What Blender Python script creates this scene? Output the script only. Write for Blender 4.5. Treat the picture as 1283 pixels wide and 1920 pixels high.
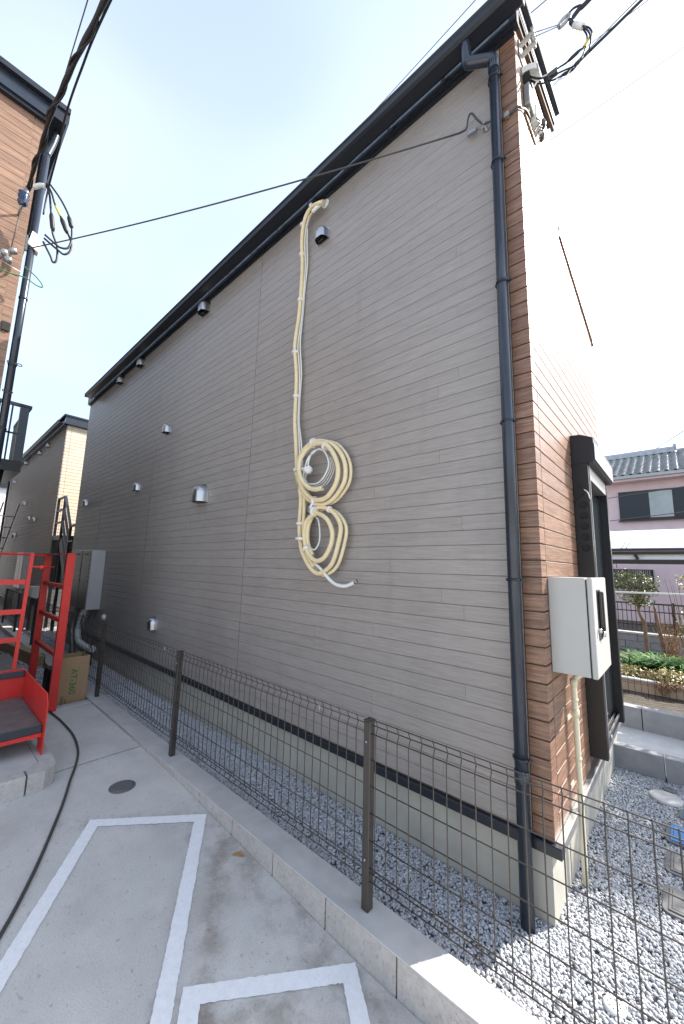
import bpy, math, random
import numpy as np
from mathutils import Vector, Matrix
random.seed(7); rng = np.random.default_rng(7)
for o in list(bpy.data.objects): bpy.data.objects.remove(o)
S = bpy.context.scene
COL = S.collection
R = math.radians

# ---------------------------------------------------------------- camera, sky, sun, exposure
EYE = Vector((0, 0, 1.69))
yaw, pitch, roll, FPX = -0.73402, 0.145907, 0.025971, 707.3
fwd = Vector((math.sin(yaw)*math.cos(pitch), math.cos(yaw)*math.cos(pitch), math.sin(pitch)))
rt = Vector((math.cos(yaw), -math.sin(yaw), 0)); up = rt.cross(fwd)
r2 = math.cos(roll)*rt + math.sin(roll)*up; u2 = -math.sin(roll)*rt + math.cos(roll)*up
cam = bpy.data.cameras.new('camera'); camo = bpy.data.objects.new('camera', cam); COL.objects.link(camo)
cam.sensor_fit = 'VERTICAL'; cam.sensor_height = 36.0; cam.lens = FPX/1920*36.0
cam.clip_start = 0.02; cam.clip_end = 2000
m = Matrix(((r2.x, u2.x, -fwd.x, EYE.x), (r2.y, u2.y, -fwd.y, EYE.y), (r2.z, u2.z, -fwd.z, EYE.z), (0, 0, 0, 1)))
camo.matrix_world = m
S.camera = camo

SUN_EL, SUN_AZ = R(38.8), math.atan2(0.51, 0.86)          # azimuth measured from +Y towards +X
W = bpy.data.worlds.new('World'); S.world = W; W.use_nodes = True
nt = W.node_tree; nt.nodes.clear()
sky = nt.nodes.new('ShaderNodeTexSky'); sky.sky_type = 'NISHITA'; sky.sun_disc = False
sky.sun_elevation = SUN_EL; sky.sun_rotation = SUN_AZ
sky.air_density = 1.1; sky.dust_density = 1.5; sky.ozone_density = 1.0; sky.altitude = 0
# thin high cloud veil, even over the whole sky
tc = nt.nodes.new('ShaderNodeTexCoord'); mp = nt.nodes.new('ShaderNodeMapping'); mp.inputs['Scale'].default_value = (1.2, 1.2, 3.0)
nz = nt.nodes.new('ShaderNodeTexNoise'); nz.inputs['Scale'].default_value = 1.0; nz.inputs['Detail'].default_value = 2.5; nz.inputs['Roughness'].default_value = .35
rp = nt.nodes.new('ShaderNodeMapRange'); rp.inputs['From Min'].default_value = .3; rp.inputs['From Max'].default_value = .85
rp.inputs['To Min'].default_value = .10; rp.inputs['To Max'].default_value = .36
mx = nt.nodes.new('ShaderNodeMix'); mx.data_type = 'RGBA'
mx.inputs['B'].default_value = (8.8, 9.4, 10.3, 1)
bg = nt.nodes.new('ShaderNodeBackground'); bg.inputs['Strength'].default_value = 0.115
wo = nt.nodes.new('ShaderNodeOutputWorld')
L = nt.links.new
L(tc.outputs['Generated'], mp.inputs['Vector']); L(mp.outputs[0], nz.inputs['Vector']); L(nz.outputs['Fac'], rp.inputs['Value'])
L(rp.outputs[0], mx.inputs['Factor']); L(sky.outputs[0], mx.inputs['A']); L(mx.outputs['Result'], bg.inputs['Color']); L(bg.outputs[0], wo.inputs['Surface'])

sd = bpy.data.lights.new('sun', 'SUN'); sd.energy = 4.2; sd.angle = R(0.53); sd.color = (1, .95, .87)
so = bpy.data.objects.new('sun', sd); COL.objects.link(so); so.location = (10, 14, 14)
sv = Vector((math.sin(SUN_AZ)*math.cos(SUN_EL), math.cos(SUN_AZ)*math.cos(SUN_EL), math.sin(SUN_EL)))
so.rotation_euler = sv.to_track_quat('Z', 'Y').to_euler()
vs = S.view_settings; vs.view_transform = 'Standard'; vs.look = 'None'; vs.gamma = 1; vs.use_curve_mapping = False
vs.exposure = 1.45
S.render.engine = 'CYCLES'

# ---------------------------------------------------------------- materials
def mat(name, c, rough=.6, metal=0., var=.12, scale=6., stretch=(1, 1, 1), bump=0., bscale=None, spec=.5, c2=None, rnd=0., coat=0., detail=5, sheen_lo=None, trans=0.):
    M = bpy.data.materials.new(name); M.use_nodes = True; n = M.node_tree; b = n.nodes['Principled BSDF']
    ge = n.nodes.new('ShaderNodeNewGeometry'); ma = n.nodes.new('ShaderNodeMapping'); ma.inputs['Scale'].default_value = stretch
    n.links.new(ge.outputs['Position'], ma.inputs['Vector'])
    vec = ma.outputs[0]
    if rnd:
        oi = n.nodes.new('ShaderNodeObjectInfo'); va = n.nodes.new('ShaderNodeVectorMath'); va.operation = 'MULTIPLY_ADD'
        va.inputs[1].default_value = (37, 23, 51); n.links.new(oi.outputs['Random'], va.inputs[0]); n.links.new(vec, va.inputs[2]); vec = va.outputs[0]
    no = n.nodes.new('ShaderNodeTexNoise'); no.inputs['Scale'].default_value = scale; no.inputs['Detail'].default_value = detail; no.inputs['Roughness'].default_value = .6
    n.links.new(vec, no.inputs['Vector'])
    cr = n.nodes.new('ShaderNodeValToRGB'); e = cr.color_ramp.elements
    lo = [max(0, x*(1-var)) for x in c]; hi = [min(1, x*(1+var)) for x in (c2 or c)]
    e[0].position = .3; e[0].color = (*lo, 1); e[1].position = .7; e[1].color = (*hi, 1)
    n.links.new(no.outputs['Fac'], cr.inputs['Fac']); out = cr.outputs['Color']
    if rnd:
        hs = n.nodes.new('ShaderNodeHueSaturation'); mr = n.nodes.new('ShaderNodeMapRange'); mr.inputs['To Min'].default_value = 1-rnd; mr.inputs['To Max'].default_value = 1+rnd
        n.links.new(oi.outputs['Random'], mr.inputs['Value']); n.links.new(mr.outputs[0], hs.inputs['Value']); n.links.new(out, hs.inputs['Color']); out = hs.outputs[0]
    n.links.new(out, b.inputs['Base Color'])
    b.inputs['Roughness'].default_value = rough; b.inputs['Metallic'].default_value = metal
    b.inputs['Specular IOR Level'].default_value = spec; b.inputs['Coat Weight'].default_value = coat; b.inputs['Coat Roughness'].default_value = .2
    if trans: b.inputs['Transmission Weight'].default_value = trans
    if bump:
        nb = n.nodes.new('ShaderNodeTexNoise'); nb.inputs['Scale'].default_value = bscale or scale*4; nb.inputs['Detail'].default_value = 4
        n.links.new(vec, nb.inputs['Vector'])
        bp = n.nodes.new('ShaderNodeBump'); bp.inputs['Strength'].default_value = 1; bp.inputs['Distance'].default_value = bump
        n.links.new(nb.outputs['Fac'], bp.inputs['Height']); n.links.new(bp.outputs[0], b.inputs['Normal'])
    return M

def add_layer(M, scale, lo, hi, mul, stretch=(1, 1, 1), detail=3, offs=(0, 0, 0)):
    """multiply the base colour by a second noise layer (stains, wear)"""
    n = M.node_tree; b = n.nodes['Principled BSDF']; src = b.inputs['Base Color'].links[0].from_socket
    ge = n.nodes.new('ShaderNodeNewGeometry'); ma = n.nodes.new('ShaderNodeMapping'); ma.inputs['Scale'].default_value = stretch; ma.inputs['Location'].default_value = offs
    no = n.nodes.new('ShaderNodeTexNoise'); no.inputs['Scale'].default_value = scale; no.inputs['Detail'].default_value = detail; no.inputs['Roughness'].default_value = .62
    mr = n.nodes.new('ShaderNodeMapRange'); mr.inputs['From Min'].default_value = lo; mr.inputs['From Max'].default_value = hi
    mi = n.nodes.new('ShaderNodeMix'); mi.data_type = 'RGBA'; mi.blend_type = 'MULTIPLY'; mi.inputs['B'].default_value = (*mul, 1)
    n.links.new(ge.outputs['Position'], ma.inputs['Vector']); n.links.new(ma.outputs[0], no.inputs['Vector']); n.links.new(no.outputs['Fac'], mr.inputs['Value'])
    n.links.new(mr.outputs[0], mi.inputs['Factor']); n.links.new(src, mi.inputs['A']); n.links.new(mi.outputs['Result'], b.inputs['Base Color'])
    return M

GREY = mat('grey_siding_print', (.295, .268, .249), .38, var=.13, scale=12, stretch=(.5, .5, 9), bump=.0008, bscale=26, spec=.5, rnd=.035)
add_layer(GREY, 30, .5, .75, (.88, .88, .89), stretch=(.4, .4, 8))
GREYFAR = mat('grey_siding_print_far', (.29, .255, .225), .55, var=.1, scale=6, stretch=(.5, .5, 8), spec=.5)
JOINTD = mat('bitumen_joint', (.05, .045, .04), .8)
add_layer(GREY, 1.1, .50, .72, (.90, .90, .91), stretch=(1, 1, .35), detail=6)
add_layer(GREY, 7, .56, .78, (.90, .89, .88), stretch=(1, 1, .12), detail=5)
JOINT = mat('joint_sealant', (.205, .192, .186), .8)
BROWN = mat('brown_wood_siding', (.19, .103, .067), .4, var=.32, scale=7, stretch=(.7, .7, 13), bump=.002, bscale=16, spec=.5, c2=(.245, .137, .09), rnd=.12)
add_layer(BROWN, 26, .48, .72, (.5, .46, .44), stretch=(.5, .5, 9))
BROWNJ = mat('brown_joint', (.10, .055, .035), .8)
BROWNL = mat('tan_wood_siding', (.19, .108, .07), .5, var=.25, scale=6, stretch=(.6, .6, 10), bump=.0015, bscale=14, c2=(.235, .14, .092), rnd=.1)
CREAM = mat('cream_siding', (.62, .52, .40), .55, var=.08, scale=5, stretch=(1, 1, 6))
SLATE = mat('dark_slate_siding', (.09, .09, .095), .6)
NAVY = mat('dark_navy_metal', (.010, .013, .020), .4, var=.15, scale=4, spec=.5)
NAVYP = mat('slate_blue_pipe', (.020, .027, .040), .26, var=.2, scale=5, spec=.55)
BLACK = mat('black_painted_aluminium', (.006, .006, .008), .35, var=.1, scale=5)
BLACKM = mat('matt_black', (.008, .008, .008), .7)
WIREM = mat('dark_brown_fence_coating', (.048, .040, .035), .45, var=.12, scale=20)
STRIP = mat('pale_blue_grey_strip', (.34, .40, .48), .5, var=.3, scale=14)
STEELD = mat('stainless_dark_reflection', (.30, .29, .28), .34, metal=.9, var=.06, scale=10)  # dark reflection of the house opposite is put into the steel colour
CABS = mat('grey_cabinet_side', (.50, .50, .51), .5, metal=.3, var=.05)
STEEL = mat('stainless_steel', (.52, .52, .53), .34, metal=1., var=.06, scale=14, bump=.0006, bscale=40)
GALV = mat('galvanised_steel', (.34, .34, .34), .45, metal=.8, var=.12, scale=30)
CONC = mat('pavement_concrete', (.56, .545, .51), .85, var=.07, scale=3, bump=.0018, bscale=140, c2=(.59, .575, .54), spec=.3)
add_layer(CONC, 2.2, .5, .8, (.80, .77, .74), detail=7)
add_layer(CONC, 150, .55, .75, (.72, .71, .69), detail=3)
add_layer(CONC, 38, .70, .73, (.8, .78, .76), detail=1)
def dirt_band(M, nx, ny, d, w, along, a0, a1, mul, scale=5, offs=(0, 0, 0)):
    """dirt that has gathered along a line on the ground: nx*x+ny*y=d, between a0 and a1 along the line"""
    n = M.node_tree; b = n.nodes['Principled BSDF']; src = b.inputs['Base Color'].links[0].from_socket
    ge = n.nodes.new('ShaderNodeNewGeometry')
    def dot(v):
        q = n.nodes.new('ShaderNodeVectorMath'); q.operation = 'DOT_PRODUCT'; q.inputs[1].default_value = v; n.links.new(ge.outputs['Position'], q.inputs[0]); return q.outputs['Value']
    def mr(sock, lo, hi, t0=0, t1=1):
        q = n.nodes.new('ShaderNodeMapRange'); q.interpolation_type = 'SMOOTHSTEP'
        q.inputs['From Min'].default_value = lo; q.inputs['From Max'].default_value = hi; q.inputs['To Min'].default_value = t0; q.inputs['To Max'].default_value = t1
        n.links.new(sock, q.inputs['Value']); return q.outputs[0]
    def mt(op, a, b_=None, v=None):
        q = n.nodes.new('ShaderNodeMath'); q.operation = op; n.links.new(a, q.inputs[0])
        if b_ is not None: n.links.new(b_, q.inputs[1])
        elif v is not None: q.inputs[1].default_value = v
        return q.outputs[0]
    dist = mt('ABSOLUTE', mt('SUBTRACT', dot((nx, ny, 0)), v=d)); f = mr(dist, 0, w, 1, 0)
    al = dot((*along, 0)); f = mt('MULTIPLY', f, mr(al, a0-.15, a0+.15)); f = mt('MULTIPLY', f, mr(al, a1-.15, a1+.15, 1, 0))
    ma = n.nodes.new('ShaderNodeMapping'); ma.inputs['Location'].default_value = offs; n.links.new(ge.outputs['Position'], ma.inputs['Vector'])
    no = n.nodes.new('ShaderNodeTexNoise'); no.inputs['Scale'].default_value = scale; no.inputs['Detail'].default_value = 7; no.inputs['Roughness'].default_value = .65; n.links.new(ma.outputs[0], no.inputs['Vector'])
    f = mt('MULTIPLY', f, mr(no.outputs['Fac'], .40, .66))
    mi = n.nodes.new('ShaderNodeMix'); mi.data_type = 'RGBA'; mi.blend_type = 'MULTIPLY'; mi.inputs['B'].default_value = (*mul, 1)
    n.links.new(f, mi.inputs['Factor']); n.links.new(src, mi.inputs['A']); n.links.new(mi.outputs['Result'], b.inputs['Base Color'])
DIRT = (.62, .58, .55)
dirt_band(CONC, .576, .817, -.245, .10, (.817, -.576), -2.8, 2, DIRT, 6)            # left of the long painted arm
dirt_band(CONC, .576, .817, -.09, .12, (.817, -.576), -2.6, 2, DIRT, 6, (3, 1, 0))
dirt_band(CONC, .79, -.61, -2.80, .10, (.61, .79), -1.2, -.5, DIRT, 7, (1, 5, 0))
dirt_band(CONC, 0, 1, 1.46, .34, (1, 0), -2.6, 4, (.66, .63, .61), 7, (2, 2, 0))
dirt_band(CONC, .80, -.60, -1.72, .16, (.60, .80), -.4, .6, DIRT, 6, (7, 5, 0))
BLOCK = mat('kerb_block_concrete', (.48, .445, .42), .9, var=.1, scale=26, bump=.0012, bscale=160, spec=.2, rnd=.05)
add_layer(BLOCK, 70, .55, .7, (.75, .74, .73))
COPE = mat('trowelled_cement', (.49, .48, .46), .85, var=.1, scale=7, bump=.001, bscale=60, spec=.25)
FOUND = mat('foundation_mortar', (.37, .355, .315), .9, var=.1, scale=6, bump=.0012, bscale=120, spec=.2)
BLOCKD = mat('grey_boundary_block', (.27, .27, .275), .9, var=.12, scale=14, bump=.0012, bscale=120, rnd=.05)
SOIL = mat('dark_soil', (.07, .055, .04), .95, var=.35, scale=12, bump=.01, bscale=30)
EARTH = mat('surrounding_ground', (.26, .25, .235), .95, var=.2, scale=.8)
GRAVBASE = mat('gravel_bed', (.33, .335, .35), .95, var=.4, scale=60, bump=.01, bscale=90)
PAINT = mat('white_road_paint', (.84, .84, .84), .75, var=.05, scale=40, bump=.0012, bscale=160)
add_layer(PAINT, 60, .66, .74, (.8, .8, .79))
IVORY = mat('ivory_pipe_insulation', (.72, .60, .38), .6, var=.07, scale=20, bump=.0008, bscale=90, spec=.35)
WHITEP = mat('white_plastic', (.72, .73, .70), .5, var=.05, scale=20)
TAPE = mat('white_binding_tape', (.75, .71, .68), .55, var=.05, scale=40)
CREAMP = mat('cream_conduit_plastic', (.62, .57, .42), .45, var=.05, scale=10)
BOXG = mat('ivory_cabinet_paint', (.40, .393, .375), .45, var=.03, scale=3)
CABL = mat('black_cable_sheath', (.008, .008, .008), .5)
GREYC = mat('grey_cable', (.055, .053, .05), .5)
RED = mat('red_painted_steel', (.62, .03, .024), .4, var=.12, scale=5, bump=.0005, bscale=50)
CHECK = mat('worn_tread_plate', (.13, .115, .105), .7, var=.2, scale=12, bump=.001, bscale=120)
RUBBER = mat('tread_nosing_rubber', (.035, .04, .05), .7)
CARD = mat('corrugated_cardboard', (.36, .24, .13), .85, var=.08, scale=10, stretch=(1, 1, .3), bump=.0006, bscale=90)
GREENI = mat('green_print_ink', (.03, .16, .07), .8)
INK = mat('brown_print_ink', (.14, .08, .05), .8)
GLASS = mat('dark_window_glass', (.03, .035, .04), .06, var=.1, scale=1, spec=.8)
MIST = mat('frosted_window_glass', (.34, .37, .37), .18, var=.12, scale=2, spec=.6)
BRKT = mat('weathered_pale_steel', (.40, .39, .36), .5, var=.1)
PALEF = mat('fascia_painted_sunlit', (.55, .58, .62), .35, metal=.3, var=.05)  # sun glare on the dark fascia is put into this pale colour
PINK = mat('pink_stucco', (.70, .54, .55), .85, var=.06, scale=3, bump=.003, bscale=40)
TILE = mat('glazed_roof_tile', (.30, .31, .32), .3, var=.25, scale=6, spec=.8, rnd=.15)
BROWNM = mat('dark_brown_aluminium', (.025, .018, .016), .4, var=.1)
POLY = mat('white_canopy_sheet', (.82, .82, .84), .35, var=.03)
LIDG = mat('grey_resin_lid', (.12, .12, .122), .6, var=.1, scale=20)
LIDB = mat('blue_resin_lid', (.045, .22, .52), .5, var=.08, scale=12)
PEACH = mat('peach_planter_concrete', (.52, .38, .28), .85, var=.1, scale=8)
BARK = mat('tree_bark', (.20, .13, .085), .9, var=.3, scale=14, bump=.004, bscale=40)
TWIG = mat('dry_twigs', (.34, .20, .10), .9, var=.2, scale=14)
def leafmat(name, a, b):
    M = mat(name, a, .45, var=.25, scale=25, c2=b, spec=.5); return M
LEAFG = leafmat('glossy_evergreen_leaf', (.07, .10, .035), (.22, .24, .09))
LEAFD = mat('strap_leaf_green', (.025, .09, .018), .6, var=.25, scale=25, c2=(.07, .18, .03), spec=.2)
LEAFY = leafmat('yellowing_leaf', (.30, .26, .07), (.46, .38, .16))
ACW = mat('air_conditioner_casing', (.55, .54, .50), .5, var=.04)
PORC = mat('blue_porcelain', (.006, .022, .06), .15, spec=.8)
GREENW = mat('green_earth_wire', (.02, .16, .06), .5)
YELW = mat('yellow_striped_wire', (.55, .48, .05), .5)

# ---------------------------------------------------------------- mesh helpers
def tag(o, label=None, cat=None, group=None, kind=None):
    if label: o['label'] = label
    if cat: o['category'] = cat
    if group: o['group'] = group
    if kind: o['kind'] = kind
    return o
def thing(name, label, cat, loc, group=None):
    o = bpy.data.objects.new(name, None); o.empty_display_size = .1; COL.objects.link(o); o.location = loc
    return tag(o, label, cat, group)
def origin(o):
    v = Vector((0, 0, 0))
    while o is not None: v += Vector(o.location); o = o.parent
    return v
class MB:
    def __init__(s): s.v = []; s.f = []; s.sm = []
    def quadbox(s, pts, faces, smooth=False):
        k = len(s.v); s.v += [tuple(p) for p in pts]
        for f in faces: s.f.append([k+i for i in f]); s.sm.append(smooth)
        return s
    def box(s, x0, x1, y0, y1, z0, z1):
        p = [(x0, y0, z0), (x1, y0, z0), (x1, y1, z0), (x0, y1, z0), (x0, y0, z1), (x1, y0, z1), (x1, y1, z1), (x0, y1, z1)]
        return s.quadbox(p, [(0, 3, 2, 1), (4, 5, 6, 7), (0, 1, 5, 4), (1, 2, 6, 5), (2, 3, 7, 6), (3, 0, 4, 7)])
    def bbox(s, x0, x1, y0, y1, z0, z1, b=.004):
        """box with chamfered edges"""
        xs = (x0, x1); ys = (y0, y1); zs = (z0, z1); P = {}; pts = []
        for i in range(2):
            for j in range(2):
                for k in range(2):
                    dx = b if i == 0 else -b; dy = b if j == 0 else -b; dz = b if k == 0 else -b
                    for a in range(3):
                        q = [xs[i]+dx, ys[j]+dy, zs[k]+dz]; q[a] = (xs[i], ys[j], zs[k])[a]
                        P[(i, j, k, a)] = len(pts); pts.append(tuple(q))
        F = []
        for a in range(3):
            for sd_ in range(2):
                o1, o2 = [t for t in range(3) if t != a]
                ring = []
                for (p, q) in ((0, 0), (1, 0), (1, 1), (0, 1)):
                    ix = [0, 0, 0]; ix[a] = sd_; ix[o1] = p; ix[o2] = q; ring.append(P[(*ix, a)])
                F.append(ring if ((a != 1) == (sd_ == 1)) else ring[::-1])
        for a in range(3):                                   # edges
            o1, o2 = [t for t in range(3) if t != a]
            for p in range(2):
                for q in range(2):
                    i0 = [0, 0, 0]; i0[a] = 0; i0[o1] = p; i0[o2] = q; i1 = list(i0); i1[a] = 1
                    F.append([P[(*i0, o1)], P[(*i1, o1)], P[(*i1, o2)], P[(*i0, o2)]])
        for i in range(2):
            for j in range(2):
                for k in range(2): F.append([P[(i, j, k, 0)], P[(i, j, k, 1)], P[(i, j, k, 2)]])
        s.fix = True
        return s.quadbox(pts, F)
    def prism(s, prof, axis, a0, a1, smooth=False):
        """extrude a closed 2-D profile along an axis (0: profile is (y,z), 1: (x,z), 2: (x,y))"""
        def mk(p, t): return ((t, p[0], p[1]), (p[0], t, p[1]), (p[0], p[1], t))[axis]
        n = len(prof); pts = [mk(p, a0) for p in prof]+[mk(p, a1) for p in prof]
        F = [[i, (i+1) % n, n+(i+1) % n, n+i] for i in range(n)]
        s.fix = True
        s.quadbox(pts, F, smooth); return s.quadbox(pts, [list(range(n))[::-1], [n+i for i in range(n)]])
    def tube(s, pts, r, n=8, cap=True, smooth=True, flat=None):
        P = [Vector(p) for p in pts]; N = len(P); rs = r if isinstance(r, (list, tuple)) else [r]*N
        k = len(s.v); side = None
        for i, p in enumerate(P):
            t = (P[min(i+1, N-1)]-P[max(i-1, 0)]).normalized()
            if side is None:
                side = t.cross(Vector((0, 0, 1)))
                if side.length < .05: side = t.cross(Vector((0, 1, 0)))
            side = (side - t*side.dot(t)).normalized(); u = side.cross(t)
            for j in range(n):
                a = 2*math.pi*(j+.5)/n; s.v.append(tuple(p+rs[i]*(math.cos(a)*side+math.sin(a)*u)))
        for i in range(N-1):
            for j in range(n):
                s.f.append([k+i*n+j, k+i*n+(j+1) % n, k+(i+1)*n+(j+1) % n, k+(i+1)*n+j]); s.sm.append(smooth and n > 4)
        if cap:
            s.f.append([k+j for j in range(n)][::-1]); s.sm.append(False)
            s.f.append([k+(N-1)*n+j for j in range(n)]); s.sm.append(False)
        s.fix = True
        return s
    def bar(s, a, b, w, h, upv=(0, 0, 1)):
        """rectangular bar from a to b, w across, h along up"""
        a = Vector(a); b = Vector(b); t = (b-a).normalized(); sd_ = t.cross(Vector(upv)).normalized(); u = sd_.cross(t)
        p = []
        for c in (a, b):
            for (i, j) in ((-1, -1), (1, -1), (1, 1), (-1, 1)): p.append(c+sd_*i*w/2+u*j*h/2)
        s.fix = True
        return s.quadbox(p, [(0, 1, 2, 3), (7, 6, 5, 4), (0, 4, 5, 1), (1, 5, 6, 2), (2, 6, 7, 3), (3, 7, 4, 0)])
    def lathe(s, prof, c, axis=(0, 0, 1), n=20):
        """prof: (radius, height) list about axis through c"""
        ax = Vector(axis).normalized(); e1 = ax.orthogonal().normalized(); e2 = ax.cross(e1); c = Vector(c); k = len(s.v)
        for (r, h) in prof:
            for j in range(n):
                a = 2*math.pi*j/n; s.v.append(tuple(c+ax*h+r*(math.cos(a)*e1+math.sin(a)*e2)))
        for i in range(len(prof)-1):
            for j in range(n): s.f.append([k+i*n+j, k+i*n+(j+1) % n, k+(i+1)*n+(j+1) % n, k+(i+1)*n+j]); s.sm.append(True)
        s.f.append([k+j for j in range(n)][::-1]); s.sm.append(False)
        s.f.append([k+(len(prof)-1)*n+j for j in range(n)]); s.sm.append(False)
        s.fix = True
        return s
    def build(s, name, M, parent=None, label=None, kind=None, at=None):
        o0 = origin(parent) + (Vector(at) if at else Vector((0, 0, 0)))
        me = bpy.data.meshes.new(name); me.from_pydata([tuple(Vector(v)-o0) for v in s.v], [], s.f)
        me.polygons.foreach_set('use_smooth', s.sm)
        if getattr(s, 'fix', False):
            import bmesh
            b = bmesh.new(); b.from_mesh(me); bmesh.ops.recalc_face_normals(b, faces=b.faces); b.to_mesh(me); b.free()
        me.materials.append(M); me.update()
        o = bpy.data.objects.new(name, me); COL.objects.link(o); o.parent = parent
        if at: o.location = at
        if label: o['label'] = label
        if kind: o['kind'] = kind
        return o
def single(name, mb, M, label, cat, loc, group=None):
    """a thing that is one mesh, its origin at loc"""
    o = mb.build(name, M, None, at=loc); return tag(o, label, cat, group)
def struct(name, mb, M): return mb.build(name, M, kind='structure')
def dup(o, parent=None, **kw):
    c = o.copy(); COL.objects.link(c); c.parent = parent
    return c
def dup_tree(o, parent=None):
    c = dup(o, parent)
    for ch in list(o.children): dup_tree(ch, c)
    return c
def smooth_path(pts, n=6, closed=False):
    P = [Vector(p) for p in pts]; out = []
    for i in range(len(P)-1):
        p0, p1, p2, p3 = P[max(i-1, 0)], P[i], P[i+1], P[min(i+2, len(P)-1)]
        for k in range(n):
            t = k/n; out.append(.5*((2*p1)+(p2-p0)*t+(2*p0-5*p1+4*p2-p3)*t*t+(3*p1-p0-3*p2+p3)*t**3))
    out.append(P[-1]); return out
def sag(a, b, d, n=14):
    a = Vector(a); b = Vector(b); return [a.lerp(b, i/n)-Vector((0, 0, d*4*(i/n)*(1-i/n))) for i in range(n+1)]

GX = [-20, -5.4, -3.9, -2.9, -1.9, -1.2, 8]; GZ = [.13, .13, .122, .10, .04, 0, 0]
def gz(x): return float(np.interp(x, GX, GZ))

# ---------------------------------------------------------------- the ground
struct('ground', MB().quadbox([(-250, -250, -.14), (250, -250, -.14), (250, 250, -.14), (-250, 250, -.14)], [(0, 1, 2, 3)]), EARTH)
def slab(x0, x1, y0, y1, n):
    b = MB(); k = 0
    xs = [x0+(x1-x0)*i/n for i in range(n+1)]
    for x in xs: b.v += [(x, y0, gz(x)), (x, y1, gz(x)), (x, y0, gz(x)-.12), (x, y1, gz(x)-.12)]
    for i in range(n):
        a = 4*i; c = a+4
        b.f += [[a, c, c+1, a+1], [a+1, c+1, c+3, a+3], [c, a, a+2, c+2]]; b.sm += [False]*3
    b.f += [[0, 1, 3, 2], [4*n+1, 4*n, 4*n+2, 4*n+3]]; b.sm += [False]*2
    return b
struct('concrete_pavement', slab(-3.618, 7, -7, 1.488, 60), CONC)
struct('concrete_pavement', slab(-5.02, -3.636, -7, 1.488, 14), CONC)
struct('control_joint', MB().box(-3.6355, -3.6185, -7, 1.487, .06, gz(-3.63)-.006), JOINTD)
struct('edge_kerb', MB().bbox(-5.13, -5.022, .3, 1.488, -.02, .142, .005), COPE)
struct('gravel_bed', MB().quadbox([(-22, 1.63, .068), (2.2, 1.63, .068), (2.2, 4.16, .068), (-22, 4.16, .068)], [(0, 1, 2, 3)]), GRAVBASE)
struct('gravel_bed', MB().quadbox([(-22, -3, .05), (-5.13, -3, .05), (-5.13, 1.492, .05), (-22, 1.492, .05)], [(0, 1, 2, 3)]), GRAVBASE)

def stroke(quads, jit=.0022):
    """painted bars on the pavement: quads (outer a, outer b, inner b, inner a)"""
    b = MB()
    for (p0, p1, q1, q0) in quads:
        n = max(6, int((Vector(p1)-Vector(p0)).length/.014)); k = len(b.v)
        for i in range(n+1):
            t = i/n
            for (A, B) in ((p0, p1), (q0, q1)):
                x = A[0]+(B[0]-A[0])*t; y = A[1]+(B[1]-A[1])*t
                if 0 < i < n: x += random.uniform(-jit, jit); y += random.uniform(-jit, jit)
                y = min(y, 1.484); b.v.append((x, y, gz(x)+.004))
        for i in range(n): b.f.append([k+2*i, k+2*i+1, k+2*i+3, k+2*i+2]); b.sm.append(False)
    b.fix = True
    return b
def ext(p, q, t): return (p[0]+(q[0]-p[0])*t, p[1]+(q[1]-p[1])*t)
A, B, a_, b_ = (-2.865, .917), (-2.445, 1.467), (-2.774, .932), (-2.431, 1.373)
struct('parking_line', stroke([(A, B, b_, a_)]), PAINT)
struct('parking_line', stroke([(A, ext(A, (-2.202, .43), 2.6), ext(a_, (-2.063, .416), 2.4), a_)]), PAINT)
struct('parking_line', stroke([(B, ext(B, (-1.531, .832), 2), ext(b_, (-1.582, .779), 2.1), b_)]), PAINT)
C_, D_, c_, d_ = (-1.609, .916), (-1.19, 1.48), (-1.51, .935), (-1.174, 1.383)
struct('parking_line', stroke([(C_, D_, d_, c_)]), PAINT)
struct('parking_line', stroke([(C_, (-.2, -.1), (-.1, -.06), c_)]), PAINT)
struct('parking_line', stroke([(D_, (.25, .44), (.18, .36), d_)]), PAINT)

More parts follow.
